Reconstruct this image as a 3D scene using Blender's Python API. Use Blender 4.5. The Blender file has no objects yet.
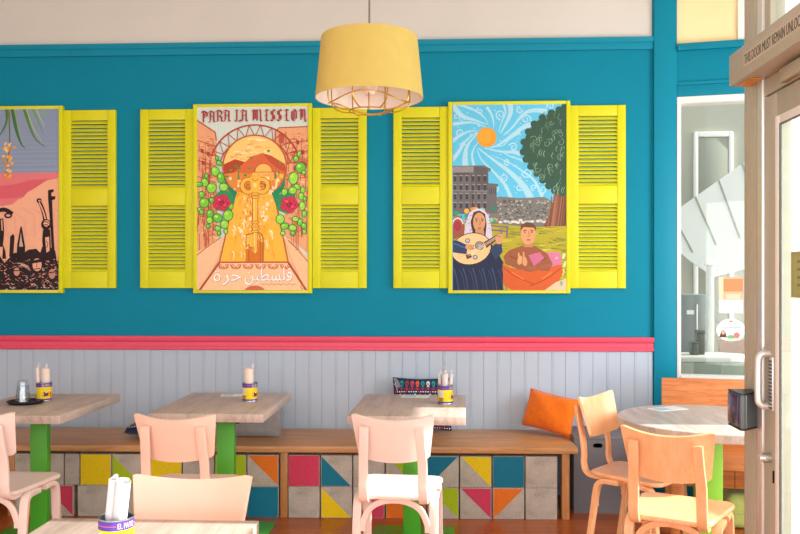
import bpy, bmesh, math, random
from mathutils import Vector, Matrix
PI = math.pi
scene = bpy.context.scene
COL = scene.collection

# ---------------------------------------------------------------- colours and materials
def lin(c):
    c /= 255.0
    return c / 12.92 if c <= 0.04045 else ((c + 0.055) / 1.055) ** 2.4
def rgb(r, g, b): return (lin(r), lin(g), lin(b), 1.0)

def base_mat(name, rough=0.5, spec=0.5):
    m = bpy.data.materials.new(name); m.use_nodes = True
    nt = m.node_tree; b = nt.nodes['Principled BSDF']
    b.inputs['Roughness'].default_value = rough
    b.inputs['Specular IOR Level'].default_value = spec
    return m, nt, b
def node(nt, kind, **kw):
    n = nt.nodes.new(kind)
    for k, v in kw.items(): setattr(n, k, v)
    return n
def ramp(nt, fac, stops):
    r = node(nt, 'ShaderNodeValToRGB')
    els = r.color_ramp.elements
    while len(els) > 1: els.remove(els[-1])
    els[0].position, els[0].color = stops[0]
    for p, c in stops[1:]:
        e = els.new(p); e.color = c
    nt.links.new(fac, r.inputs['Fac'])
    return r.outputs['Color']
def coords(nt, scale=(1, 1, 1), rot=(0, 0, 0)):
    tc = node(nt, 'ShaderNodeTexCoord'); mp = node(nt, 'ShaderNodeMapping')
    mp.inputs['Scale'].default_value = scale; mp.inputs['Rotation'].default_value = rot
    nt.links.new(tc.outputs['Object'], mp.inputs['Vector'])
    return mp.outputs['Vector']
def noise(nt, vec, scale, detail=4, rough=0.5):
    n = node(nt, 'ShaderNodeTexNoise')
    n.inputs['Scale'].default_value = scale; n.inputs['Detail'].default_value = detail
    n.inputs['Roughness'].default_value = rough
    nt.links.new(vec, n.inputs['Vector'])
    return n.outputs['Fac']
def bump(nt, b, height, strength, dist=0.01):
    n = node(nt, 'ShaderNodeBump')
    n.inputs['Strength'].default_value = strength; n.inputs['Distance'].default_value = dist
    nt.links.new(height, n.inputs['Height']); nt.links.new(n.outputs['Normal'], b.inputs['Normal'])

def paint(name, c, rough=0.5, var=0.03, scale=6, bmp=0.0, bscale=120, spec=0.4):
    """flat paint with a slight mottling of its own"""
    m, nt, b = base_mat(name, rough, spec)
    v = coords(nt)
    c = rgb(*c)
    lo = tuple(x * (1 - var) for x in c[:3]) + (1,); hi = tuple(min(1, x * (1 + var)) for x in c[:3]) + (1,)
    nt.links.new(ramp(nt, noise(nt, v, scale), [(0.3, lo), (0.7, hi)]), b.inputs['Base Color'])
    if bmp: bump(nt, b, noise(nt, v, bscale, 2), bmp, 0.002)
    return m
def metal(name, c, rough=0.35, metallic=1.0):
    m, nt, b = base_mat(name, rough)
    b.inputs['Metallic'].default_value = metallic
    c = rgb(*c)
    v = coords(nt, (1, 1, 1))
    nt.links.new(ramp(nt, noise(nt, v, 30), [(0.3, tuple(x * .93 for x in c[:3]) + (1,)), (0.7, c)]), b.inputs['Base Color'])
    return m
def wood(name, dark, mid, light, stretch=(1, 14, 14), scale=3.0, rough=0.45, bmp=0.0, rot=(0, 0, 0), spec=0.4, fine=0.35, coat=0.0):
    """long grain along the axis whose stretch is smallest"""
    m, nt, b = base_mat(name, rough, spec)
    v = coords(nt, stretch, rot)
    a = noise(nt, v, scale, 6, 0.6); f = noise(nt, v, scale * 6, 3, 0.6)
    mx = node(nt, 'ShaderNodeMix'); mx.data_type = 'FLOAT'; mx.inputs[0].default_value = fine
    nt.links.new(a, mx.inputs[2]); nt.links.new(f, mx.inputs[3])
    nt.links.new(ramp(nt, mx.outputs[0], [(0.3, rgb(*dark)), (0.5, rgb(*mid)), (0.7, rgb(*light))]), b.inputs['Base Color'])
    bump(nt, b, f, bmp, 0.002)
    b.inputs['Coat Weight'].default_value = coat
    return m
def fabric(name, c, var=0.08, weave=380, rough=0.9):
    m, nt, b = base_mat(name, rough, 0.15)
    v = coords(nt); c = rgb(*c)
    lo = tuple(x * (1 - var) for x in c[:3]) + (1,); hi = tuple(min(1, x * (1 + var)) for x in c[:3]) + (1,)
    nt.links.new(ramp(nt, noise(nt, v, 35, 5), [(0.3, lo), (0.7, hi)]), b.inputs['Base Color'])
    bump(nt, b, noise(nt, v, weave, 2), 0.25, 0.002)
    b.inputs['Sheen Weight'].default_value = 0.2
    return m
def painted_art(name, rough=0.55):
    """surface whose paint colours are stored with its faces"""
    m, nt, b = base_mat(name, rough, 0.3)
    at = node(nt, 'ShaderNodeAttribute'); at.attribute_name = 'paint'
    v = coords(nt)
    n = noise(nt, v, 55, 4)
    mx = node(nt, 'ShaderNodeMix'); mx.data_type = 'RGBA'; mx.blend_type = 'MULTIPLY'; mx.inputs[0].default_value = 1.0
    nt.links.new(at.outputs['Color'], mx.inputs[6])
    nt.links.new(ramp(nt, n, [(0.3, (0.93, 0.93, 0.93, 1)), (0.65, (1, 1, 1, 1))]), mx.inputs[7])
    nt.links.new(mx.outputs[2], b.inputs['Base Color'])
    bump(nt, b, noise(nt, v, 300, 2), 0.1, 0.001)
    return m
def glass(name, tint=(1, 1, 1), refl=1.0, graze=.9):
    m = bpy.data.materials.new(name); m.use_nodes = True
    nt = m.node_tree; nt.nodes.clear()
    out = node(nt, 'ShaderNodeOutputMaterial'); mix = node(nt, 'ShaderNodeMixShader')
    tr = node(nt, 'ShaderNodeBsdfTransparent'); gl = node(nt, 'ShaderNodeBsdfGlossy')
    tr.inputs['Color'].default_value = (*tint, 1); gl.inputs['Roughness'].default_value = 0.02
    fr = node(nt, 'ShaderNodeLayerWeight'); pw = node(nt, 'ShaderNodeMath'); pw.operation = 'POWER'; pw.inputs[1].default_value = 5.0
    mu = node(nt, 'ShaderNodeMath'); mu.operation = 'MULTIPLY_ADD'; mu.inputs[1].default_value = graze * refl; mu.inputs[2].default_value = .04 * refl
    nt.links.new(fr.outputs['Facing'], pw.inputs[0]); nt.links.new(pw.outputs[0], mu.inputs[0]); nt.links.new(mu.outputs[0], mix.inputs[0])
    nt.links.new(tr.outputs[0], mix.inputs[1]); nt.links.new(gl.outputs[0], mix.inputs[2])
    nt.links.new(mix.outputs[0], out.inputs['Surface'])
    return m
def concrete():
    m, nt, b = base_mat('grey_concrete', 0.9, 0.2)
    v = coords(nt)
    a = noise(nt, v, 9, 5); f = noise(nt, v, 150, 3)
    mx = node(nt, 'ShaderNodeMix'); mx.data_type = 'FLOAT'; mx.inputs[0].default_value = 0.5
    nt.links.new(a, mx.inputs[2]); nt.links.new(f, mx.inputs[3])
    nt.links.new(ramp(nt, mx.outputs[0], [(0.3, rgb(128, 122, 114)), (0.48, rgb(184, 177, 168)), (0.7, rgb(208, 201, 192))]), b.inputs['Base Color'])
    bump(nt, b, f, 0.5, 0.003)
    return m
def block_paint(name, c):
    m, nt, b = base_mat(name, 0.6, 0.3)
    v = coords(nt); c = rgb(*c)
    nt.links.new(ramp(nt, noise(nt, v, 70, 5, 0.7), [(0.25, tuple(x * .55 for x in c[:3]) + (1,)), (0.42, tuple(x * .93 for x in c[:3]) + (1,)), (0.7, c)]), b.inputs['Base Color'])
    bump(nt, b, noise(nt, v, 150, 3), 0.3, 0.002)
    return m
def floor_mat():
    m, nt, b = base_mat('polished_floorboards', 0.28, 0.5)
    v = coords(nt)
    br = node(nt, 'ShaderNodeTexBrick')
    br.inputs['Scale'].default_value = 1.0; br.inputs['Mortar Size'].default_value = 0.0015
    br.inputs['Brick Width'].default_value = 1.4; br.inputs['Row Height'].default_value = 0.085
    br.inputs['Color1'].default_value = (0.35, 0.35, 0.35, 1); br.inputs['Color2'].default_value = (0.65, 0.65, 0.65, 1)
    br.inputs['Mortar'].default_value = (0, 0, 0, 1)
    nt.links.new(v, br.inputs['Vector'])
    g = noise(nt, coords(nt, (2, 22, 1)), 3.0, 6, 0.6)
    mx = node(nt, 'ShaderNodeMix'); mx.data_type = 'RGBA'; mx.inputs[0].default_value = 0.55
    nt.links.new(br.outputs['Color'], mx.inputs[6]); nt.links.new(g, mx.inputs[7])
    nt.links.new(ramp(nt, mx.outputs[2], [(0.05, rgb(60, 26, 12)), (0.35, rgb(148, 72, 32)), (0.55, rgb(184, 98, 46)), (0.75, rgb(208, 126, 68))]), b.inputs['Base Color'])
    bump(nt, b, br.outputs['Fac'], -0.15, 0.002)
    return m

M = {}
M['teal'] = paint('teal_wall_paint', (0, 126, 154), 0.6, 0.02, 3, spec=0.15)
M['teal_trim'] = paint('teal_gloss_paint', (0, 130, 158), 0.5, 0.02, 3, spec=0.2)
M['cream'] = paint('cream_wall_paint', (205, 203, 197), 0.7, 0.02, 2)
M['lavender'] = paint('lavender_grey_paint', (174, 188, 205), 0.5, 0.02, 4)
M['pink'] = paint('pink_gloss_paint', (220, 74, 102), 0.4, 0.02, 5)
M['ceiling'] = paint('white_ceiling_paint', (236, 232, 224), 0.8, 0.02, 2)
M['yellow'] = paint('acid_yellow_paint', (208, 208, 8), 0.5, 0.03, 8)
M['pale_yellow'] = paint('pale_yellow_paint', (248, 224, 172), 0.6, 0.03, 3)
M['white_trim'] = paint('white_trim_paint', (240, 238, 234), 0.4, 0.02, 5)
M['floor'] = floor_mat()
M['concrete'] = concrete()
for n, c in dict(pink=(212, 62, 98), yellow=(238, 208, 10), teal=(0, 118, 150), lime=(172, 200, 20), orange=(234, 122, 32)).items():
    M['block_' + n] = block_paint('worn_%s_block_paint' % n, c)
M['bench'] = wood('honey_bench_wood', (154, 106, 64), (196, 142, 92), (218, 166, 114), (1.2, 16, 16), 3.0, 0.4, spec=0.5)
M['bench_leg'] = wood('honey_post_wood', (146, 98, 56), (190, 132, 80), (212, 158, 104), (16, 16, 1.2), 3.0, 0.45)
M['orange_wood'] = wood('orange_timber', (166, 92, 46), (206, 128, 72), (226, 154, 98), (1.2, 16, 16), 2.6, 0.45)
M['table'] = wood('greyed_oak_laminate', (156, 138, 128), (188, 170, 159), (204, 188, 178), (11, 1.3, 4), 2.2, 0.36, 0.0, rot=(0, 0, 0.0))
M['table_round'] = wood('greyed_oak_round_laminate', (150, 138, 130), (186, 174, 166), (206, 197, 190), (11, 1.3, 4), 2.2, 0.34, 0.0, rot=(0, 0, 0.9))
M['green'] = paint('green_enamel', (78, 168, 48), 0.4, 0.03, 6)
M['green_sunlit'] = paint('green_enamel_sunlit', (138, 206, 62), 0.4, 0.03, 6)  # the same green enamel with sunlight put into its colour
M['chair_pale'] = paint('pale_blush_lacquer', (235, 214, 205), 0.35, 0.02, 10)
M['chair_blush'] = paint('blush_pink_lacquer', (239, 204, 186), 0.35, 0.02, 10)
M['chair_peach'] = paint('peach_lacquer', (246, 190, 168), 0.35, 0.02, 10)
M['chair_birch'] = wood('varnished_birch', (236, 170, 120), (245, 186, 138), (250, 200, 156), (10, 10, 1.5), 2.4, 0.32, 0.0)
M['grey_box'] = paint('dark_grey_paint', (112, 113, 120), 0.55, 0.03, 5)
M['black'] = paint('black_plastic', (18, 18, 20), 0.35, 0.02, 5)
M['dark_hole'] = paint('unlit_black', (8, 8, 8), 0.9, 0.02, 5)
M['orange_fabric'] = fabric('orange_velvet', (236, 118, 28))
M['grey_fabric'] = fabric('grey_cotton', (150, 146, 148))
M['lime_fabric'] = fabric('lime_knit', (206, 226, 132))
M['art'] = painted_art('painted_canvas')
M['print'] = painted_art('printed_paper', 0.45)
M['woven'] = painted_art('embroidered_cloth', 0.9)
M['beige_metal'] = metal('champagne_aluminium', (178, 174, 156), 0.45, 0.0)
M['silver'] = metal('satin_aluminium', (226, 224, 220), 0.35, 0.6)
M['steel'] = metal('brushed_steel', (214, 214, 212), 0.25)
M['tin'] = metal('tin_plate', (190, 200, 210), 0.3)
M['gold'] = metal('brass_wire', (206, 160, 62), 0.3)
M['shade_yellow'] = paint('yellow_shade_cloth', (198, 175, 92), 0.8, 0.03, 20, 0.15, 300)
M['shade_white'] = paint('white_shade_lining', (248, 238, 226), 0.8, 0.02, 20)
M['cord'] = paint('grey_flex', (120, 110, 100), 0.6, 0.02, 5)
M['napkin'] = paint('white_paper', (208, 205, 207), 0.85, 0.02, 40, 0.2, 200)
M['napkin_tan'] = paint('kraft_paper', (228, 208, 196), 0.85, 0.02, 40, 0.2, 200)
M['amber'] = paint('amber_tone', (214, 150, 60), 0.5, 0.1, 60)
M['paper'] = paint('white_card', (240, 242, 244), 0.7, 0.02, 10)
M['glass'] = glass('window_glass', (0.97, 0.98, 0.97), 0.9)
M['tumbler'] = glass('tumbler_glass', (0.93, 0.95, 0.97), 1.8, .25)
M['screen'] = paint('dark_screen', (66, 52, 84), 0.15, 0.1, 20, 0)
M['outdoor_white'] = paint('outdoor_glare_white', (250, 250, 250), 0.8, 0.02, 3)
M['pavement'] = paint('pale_pavement', (176, 172, 166), 0.9, 0.05, 3)
M['patio_grey'] = paint('sage_grey_paint', (142, 154, 140), 0.6, 0.03, 4)
M['counter_top'] = paint('pale_stone', (186, 188, 180), 0.4, 0.04, 8)
M['charcoal'] = paint('charcoal_panel', (92, 98, 100), 0.5, 0.03, 4)
M['bottle_green'] = paint('bottle_green_plastic', (52, 66, 60), 0.5, 0.03, 4)
M['rafter'] = paint('weathered_rafter', (166, 165, 156), 0.7, 0.05, 4)
M['canopy'] = paint('white_canopy_sheet', (222, 225, 221), 0.6, 0.02, 4)
M['locker'] = paint('slate_locker_paint', (112, 124, 124), 0.5, 0.03, 4)
M['umber'] = paint('umber_board', (146, 108, 88), 0.6, 0.05, 6)
M['pale_wall'] = paint('pale_sage_wall', (172, 172, 156), 0.7, 0.02, 2)
M['pale_recess'] = paint('sage_panel', (150, 154, 138), 0.6, 0.02, 2)

# ---------------------------------------------------------------- mesh building
class MB:
    """collects shapes and links them as ONE mesh object"""
    def __init__(self): self.bm = bmesh.new(); self.mats = []
    def mi(self, m):
        if m not in self.mats: self.mats.append(m)
        return self.mats.index(m)
    def add(self, src, m, mat=None):
        i = self.mi(m)
        if mat is not None: bmesh.ops.transform(src, matrix=mat, verts=src.verts)
        mp = {v: self.bm.verts.new(v.co) for v in src.verts}
        for f in src.faces:
            try: nf = self.bm.faces.new([mp[v] for v in f.verts])
            except ValueError: continue
            nf.material_index = i
        src.free()
    def box(self, m, lo, hi, bev=0.0, seg=2, mat=None):
        b = bmesh.new(); bmesh.ops.create_cube(b, size=1)
        for v in b.verts:
            v.co = Vector([lo[k] + (v.co[k] + .5) * (hi[k] - lo[k]) for k in range(3)])
        if bev > 0: bmesh.ops.bevel(b, geom=b.edges[:], offset=bev, segments=seg, affect='EDGES', profile=0.5, clamp_overlap=True)
        self.add(b, m, mat)
    def prism(self, m, pts, z0, z1, bev=0.0, seg=2, mat=None):
        """outline in the XY plane raised from z0 to z1"""
        b = bmesh.new()
        bot = [b.verts.new((x, y, z0)) for x, y in pts]; top = [b.verts.new((x, y, z1)) for x, y in pts]
        b.faces.new(bot[::-1]); t = b.faces.new(top)
        n = len(pts)
        for k in range(n): b.faces.new((bot[k], bot[(k + 1) % n], top[(k + 1) % n], top[k]))
        bmesh.ops.recalc_face_normals(b, faces=b.faces)
        if bev > 0:
            es = [e for e in b.edges if abs(e.verts[0].co.z - e.verts[1].co.z) < 1e-6]
            bmesh.ops.bevel(b, geom=es, offset=bev, segments=seg, affect='EDGES', profile=0.5)
        self.add(b, m, mat)
    def tube(self, m, pts, r, n=10, cap=True, closed=False, mat=None):
        self.sweep(m, pts, [(math.cos(2 * PI * k / n) * r, math.sin(2 * PI * k / n) * r) for k in range(n)], cap, closed, mat=mat)
    def sweep(self, m, pts, sec, cap=True, closed=False, up=None, mat=None):
        """a section carried along a path; up fixes the section's second axis as far as it can"""
        pts = [Vector(p) for p in pts]; b = bmesh.new(); rings = []; prev = None
        N = len(pts)
        for i, p in enumerate(pts):
            a = pts[(i - 1) % N] if (closed or i > 0) else p; c = pts[(i + 1) % N] if (closed or i < N - 1) else p
            t = (c - a).normalized()
            if up is not None: s = t.cross(Vector(up)).normalized()
            else:
                if prev is None:
                    h = Vector((0, 0, 1)) if abs(t.z) < .9 else Vector((1, 0, 0))
                    s = t.cross(h).normalized()
                else: s = (prev - t * prev.dot(t)).normalized()
            prev = s; u = s.cross(t).normalized()
            rings.append([b.verts.new(p + s * x + u * y) for x, y in sec])
        n = len(sec)
        for i in range(N if closed else N - 1):
            r0, r1 = rings[i], rings[(i + 1) % N]
            for k in range(n): b.faces.new((r0[k], r0[(k + 1) % n], r1[(k + 1) % n], r1[k]))
        if cap and not closed: b.faces.new(rings[0][::-1]); b.faces.new(rings[-1])
        bmesh.ops.recalc_face_normals(b, faces=b.faces)
        self.add(b, m, mat)
    def lathe(self, m, prof, n=40, mat=None, closed=False):
        b = bmesh.new(); rings = []
        for r, z in prof:
            rings.append([b.verts.new((r * math.cos(2 * PI * k / n), r * math.sin(2 * PI * k / n), z)) for k in range(n)] if r > 1e-6 else [b.verts.new((0, 0, z))])
        prs = list(zip(rings, rings[1:])) + ([(rings[-1], rings[0])] if closed else [])
        for r0, r1 in prs:
            for k in range(n):
                q = [r0[k % len(r0)], r0[(k + 1) % len(r0)], r1[(k + 1) % len(r1)], r1[k % len(r1)]]
                q2 = []
                for v in q:
                    if v not in q2: q2.append(v)
                if len(q2) > 2:
                    try: b.faces.new(q2)
                    except ValueError: pass
        bmesh.ops.recalc_face_normals(b, faces=b.faces)
        self.add(b, m, mat)
    def slab(self, m, fn, nu, nv, thick, mat=None):
        """curved sheet with thickness: fn(u, v) gives a point and its outward normal side is +thick"""
        b = bmesh.new()
        P = [[Vector(fn(i / nu, j / nv)) for j in range(nv + 1)] for i in range(nu + 1)]
        def nrm(i, j):
            a = P[min(i + 1, nu)][j] - P[max(i - 1, 0)][j]; c = P[i][min(j + 1, nv)] - P[i][max(j - 1, 0)]
            return a.cross(c).normalized()
        A = [[b.verts.new(P[i][j]) for j in range(nv + 1)] for i in range(nu + 1)]
        B = [[b.verts.new(P[i][j] + nrm(i, j) * thick) for j in range(nv + 1)] for i in range(nu + 1)]
        for i in range(nu):
            for j in range(nv):
                b.faces.new((A[i][j], A[i + 1][j], A[i + 1][j + 1], A[i][j + 1])); b.faces.new((B[i][j], B[i][j + 1], B[i + 1][j + 1], B[i + 1][j]))
        for i in range(nu):
            b.faces.new((A[i][0], B[i][0], B[i + 1][0], A[i + 1][0])); b.faces.new((A[i][nv], A[i + 1][nv], B[i + 1][nv], B[i][nv]))
        for j in range(nv):
            b.faces.new((A[0][j], A[0][j + 1], B[0][j + 1], B[0][j])); b.faces.new((A[nu][j], B[nu][j], B[nu][j + 1], A[nu][j + 1]))
        bmesh.ops.recalc_face_normals(b, faces=b.faces)
        self.add(b, m, mat)
    def build(self, name, parent=None, loc=(0, 0, 0), rot=(0, 0, 0), smooth=40):
        me = bpy.data.meshes.new(name)
        self.bm.normal_update(); self.bm.to_mesh(me); self.bm.free()
        for m in self.mats: me.materials.append(m)
        if smooth:
            me.polygons.foreach_set('use_smooth', [True] * len(me.polygons))
            me.set_sharp_from_angle(angle=math.radians(smooth))
        o = bpy.data.objects.new(name, me); COL.objects.link(o)
        o.location = loc; o.rotation_euler = rot
        if parent: o.parent = parent
        return o

def empty(name, loc=(0, 0, 0), rz=0, rot=None):
    o = bpy.data.objects.new(name, None); COL.objects.link(o)
    o.location = loc; o.rotation_euler = rot if rot else (0, 0, rz); o.empty_display_size = 0.05
    return o
def tag(o, label, cat, group=None, kind=None):
    o['label'] = label; o['category'] = cat
    if group: o['group'] = group
    if kind: o['kind'] = kind
    return o
def struct(o, label=None):
    o['kind'] = 'structure'
    if label: o['label'] = label
    return o
def dup(root, loc, rz, mat_swap=None):
    """a copy of a thing with copies of its parts and their sub-parts"""
    r = root.copy(); COL.objects.link(r); r.location = loc; r.rotation_euler = (0, 0, rz)
    for ch in list(root.children):
        c = ch.copy(); COL.objects.link(c); c.parent = r
        for g in list(ch.children):
            d = g.copy(); COL.objects.link(d); d.parent = c
    return r
def set_material(root, m):
    for o in [root] + list(root.children_recursive):
        if o.type == 'MESH':
            o.data = o.data.copy()
            o.data.materials.clear(); o.data.materials.append(m)
def arc(cx, cy, r, a0, a1, n):
    return [(cx + r * math.cos(math.radians(a0 + (a1 - a0) * k / n)), cy + r * math.sin(math.radians(a0 + (a1 - a0) * k / n))) for k in range(n + 1)]
def spline(P, n=8):
    P = [Vector(p) for p in P]; out = []
    for i in range(len(P) - 1):
        p0 = P[max(i - 1, 0)]; p1 = P[i]; p2 = P[i + 1]; p3 = P[min(i + 2, len(P) - 1)]
        for k in range(n):
            t = k / n
            out.append(0.5 * (2 * p1 + (p2 - p0) * t + (2 * p0 - 5 * p1 + 4 * p2 - p3) * t * t + (3 * p1 - p0 - 3 * p2 + p3) * t ** 3))
    out.append(P[-1]); return out
def rect_sec(w, t, r=0.004):
    """rounded rectangle section w across, t along the second axis"""
    a, b = w / 2 - r, t / 2 - r
    pts = []
    for cx, cy, s in ((a, b, 0), (-a, b, 90), (-a, -b, 180), (a, -b, 270)): pts += arc(cx, cy, r, s, s + 90, 3)
    return pts
def text_mesh(s, size=1.0):
    """outlines of a line of lettering as plain polygons, centred on its own box"""
    c = bpy.data.curves.new('lettering', 'FONT'); c.body = s; c.resolution_u = 3; c.size = size
    o = bpy.data.objects.new('lettering', c); COL.objects.link(o)
    dg = bpy.context.evaluated_depsgraph_get(); me = bpy.data.meshes.new_from_object(o.evaluated_get(dg))
    vs = [(v.co.x, v.co.y) for v in me.vertices]; fs = [list(p.vertices) for p in me.polygons]
    bpy.data.objects.remove(o); bpy.data.curves.remove(c); bpy.data.meshes.remove(me)
    return vs, fs

# ---------------------------------------------------------------- flat pictures (paintings, printed labels, embroidery)
class Art:
    """layers of flat colour on one sheet; x to the right and y down in the picture's own units"""
    def __init__(self, x0, y0, x1, y1, w, h, step=6e-6):
        self.STEP = step
        self.f = (x0, y0, x1, y1); self.w, self.h = w, h
        self.V = []; self.F = []; self.C = []; self.n = 0
    def clip(self, P):
        x0, y0, x1, y1 = self.f
        for ax, lim, sg in ((0, x0, 1), (0, x1, -1), (1, y0, 1), (1, y1, -1)):
            out = []
            for i in range(len(P)):
                a, b = P[i - 1], P[i]; da = (a[ax] - lim) * sg; db = (b[ax] - lim) * sg
                if (da >= 0) != (db >= 0):
                    t = da / (da - db); out.append((a[0] + (b[0] - a[0]) * t, a[1] + (b[1] - a[1]) * t))
                if db >= 0: out.append(b)
            P = out
            if len(P) < 3: return []
        return P
    def raw(self, P, c):
        P = self.clip([(p[0], p[1]) for p in P])
        if len(P) < 3: return
        x0, y0, x1, y1 = self.f; k = len(self.V)
        for x, y in P:
            self.V.append(((x - x0) / (x1 - x0) * self.w - self.w / 2, -self.n * self.STEP, (y1 - y) / (y1 - y0) * self.h))
        self.F.append(list(range(k, k + len(P)))); self.C.append(rgb(*c))
    def poly(self, P, c): self.n += 1; self.raw(P, c)
    def ell(self, cx, cy, rx, ry, c, rot=0, n=22, a0=0, a1=360):
        cr, sr = math.cos(math.radians(rot)), math.sin(math.radians(rot))
        P = [(cx + rx * x * cr - ry * y * sr, cy + rx * x * sr + ry * y * cr) for x, y in arc(0, 0, 1, a0, a1, n)]
        self.poly(P[:-1] if a1 - a0 >= 360 else P, c)
    def line(self, P, w, c, w1=None, smooth=0, round_=False):
        if smooth: P = [(q.x, q.y) for q in spline([(x, y, 0) for x, y in P], smooth)]
        self.n += 1; N = len(P); w1 = w if w1 is None else w1; L = []; R = []
        for i in range(N):
            a = P[max(i - 1, 0)]; b = P[min(i + 1, N - 1)]
            dx, dy = b[0] - a[0], b[1] - a[1]; d = math.hypot(dx, dy) or 1
            ww = (w + (w1 - w) * i / max(N - 1, 1)) / 2
            L.append((P[i][0] - dy / d * ww, P[i][1] + dx / d * ww)); R.append((P[i][0] + dy / d * ww, P[i][1] - dx / d * ww))
        for i in range(N - 1): self.raw([L[i], L[i + 1], R[i + 1], R[i]], c)
        if round_: self.ell(P[-1][0], P[-1][1], w1 / 2, w1 / 2, c, n=10)
    def ring(self, cx, cy, rx, ry, w, c, rot=0, a0=0, a1=360, n=28):
        cr, sr = math.cos(math.radians(rot)), math.sin(math.radians(rot))
        self.line([(cx + rx * x * cr - ry * y * sr, cy + rx * x * sr + ry * y * cr) for x, y in arc(0, 0, 1, a0, a1, n)], w, c)
    def curl(self, cx, cy, r, turns, a0, w, c, sgn=1):
        N = int(18 * turns) + 6
        self.line([(cx + r * (1 - .82 * k / N) * math.cos(math.radians(a0) + sgn * 2 * PI * turns * k / N), cy + r * (1 - .82 * k / N) * math.sin(math.radians(a0) + sgn * 2 * PI * turns * k / N)) for k in range(N + 1)], w, c, w * .6)
    def nib(self, P, c, nx=.55, ny=-.35):
        """broad-pen stroke"""
        self.n += 1
        for a, b in zip(P, P[1:]):
            q = [(a[0] - nx, a[1] - ny), (a[0] + nx, a[1] + ny), (b[0] + nx, b[1] + ny), (b[0] - nx, b[1] - ny)]
            self.raw(q, c)
    def text(self, s, cx, cy, w, h, c, grow=0):
        vs, fs = text_mesh(s)
        x0 = min(v[0] for v in vs); x1 = max(v[0] for v in vs); y0 = min(v[1] for v in vs); y1 = max(v[1] for v in vs)
        self.n += 1
        for f in fs:
            self.raw([(cx + ((vs[i][0] - x0) / (x1 - x0) - .5) * w, cy - ((vs[i][1] - y0) / (y1 - y0) - .5) * h) for i in f], c)
    def refine(self, most):
        """split long faces so that the sheet can follow a curved surface"""
        V, F, C = self.V, self.F, self.C
        bm = bmesh.new(); lay = bm.faces.layers.int.new('c')
        for fi, fc in enumerate(F):
            try: g = bm.faces.new([bm.verts.new(V[i]) for i in fc]); g[lay] = fi
            except ValueError: pass
        for _ in range(8):
            bmesh.ops.triangulate(bm, faces=[g for g in bm.faces if len(g.verts) > 4])
            es = [e for e in bm.edges if e.calc_length() > most]
            if not es: break
            bmesh.ops.subdivide_edges(bm, edges=es, cuts=1, use_grid_fill=True)
        self.V, self.F, self.C = [], [], []
        for g in bm.faces:
            k = len(self.V); self.V += [tuple(v.co) for v in g.verts]; self.F.append(list(range(k, k + len(g.verts)))); self.C.append(C[g[lay]])
        bm.free()
    def build(self, name, mat, parent=None, loc=(0, 0, 0), rot=(0, 0, 0), bend=None):
        me = bpy.data.meshes.new(name)
        V = [bend(*v) for v in self.V] if bend else self.V
        me.from_pydata(V, [], self.F)
        at = me.color_attributes.new('paint', 'FLOAT_COLOR', 'CORNER')
        cols = []
        for f, c in zip(self.F, self.C): cols += list(c) * len(f)
        at.data.foreach_set('color', cols)
        me.materials.append(mat); me.update()
        o = bpy.data.objects.new(name, me); COL.objects.link(o); o.location = loc; o.rotation_euler = rot
        if parent: o.parent = parent
        return o
SUNWALL_X = 1.55; SUN = (1.0, .0, .52); EXPO = 0.0

# ---------------------------------------------------------------- the setting
def sbox(name, m, lo, hi, bev=0.0, **kw):
    b = MB(); b.box(m, lo, hi, bev); return struct(b.build(name, **kw))
b = MB(); b.box(M['floor'], (-4.15, -7.75, -.05), (1.06, .15, 0)); b.box(M['floor'], (1.06, -2.995, -.05), (3.6, .15, 0)); struct(b.build('floor'))
b = MB(); b.box(M['ceiling'], (-4.15, -7.75, 3.75), (1.06, .15, 3.85)); b.box(M['ceiling'], (1.06, -2.995, 3.75), (3.6, .15, 3.85)); struct(b.build('ceiling'))
sbox('wall_left', M['cream'], (-4.15, -7.75, 0), (-4.0, .15, 3.75))
b = MB()
b.box(M['cream'], (-4.0, 0, 3.142), (1.63, .15, 3.75)); b.box(M['teal'], (-4.0, 0, 0), (1.63, .15, 3.142))
struct(b.build('wall_back'))
# boards of the dado with their grooves
b = MB(); x = -3.98; pitch = .0935
pts = [(-4.0, 0), (-4.0, -.014)]
while x < 1.46:
    pts += [(x - .003, -.014), (x - .002, -.0105), (x + .002, -.0105), (x + .003, -.014)]
    if int(round((x + 3.98) / pitch)) % 2: pts += [(x + .0105, -.014), (x + .0115, -.0122), (x + .0145, -.0122), (x + .0155, -.014)]
    x += pitch
pts += [(1.476, -.014), (1.476, 0)]
b.prism(M['lavender'], pts, 0.0, .992)
struct(b.build('wall_back_wainscot', smooth=0))
def moulding(name, m, prof, x0, x1):
    """profile (depth into the room, height) run along the back wall"""
    b = MB(); b.sweep(m, [(x0, 0, 0), (x1, 0, 0)], [(-d, z) for d, z in prof], up=(0, 0, 1)); return struct(b.build(name))
def run_x(name, m, prof, x0, x1, **kw):
    b = MB(); bm = bmesh.new()
    A = [bm.verts.new((x0, -d, z)) for d, z in prof]; B = [bm.verts.new((x1, -d, z)) for d, z in prof]
    n = len(prof)
    for k in range(n): bm.faces.new((A[k], A[(k + 1) % n], B[(k + 1) % n], B[k]))
    bm.faces.new(A[::-1]); bm.faces.new(B); bmesh.ops.recalc_face_normals(bm, faces=bm.faces)
    b.add(bm, m); return struct(b.build(name, smooth=25, **kw))
run_x('trim_1', M['pink'], [(0, .990), (.026, .990), (.030, .996), (.030, 1.012), (.024, 1.018), (.024, 1.046), (.032, 1.052), (.036, 1.062), (.036, 1.082), (.032, 1.087), (0, 1.087)], -4.0, 1.479)
run_x('trim_2', M['teal_trim'], [(0, 3.062), (.014, 3.062), (.018, 3.072), (.018, 3.104), (.026, 3.112), (.030, 3.128), (.034, 3.142), (0, 3.142)], -4.0, 1.479)
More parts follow.
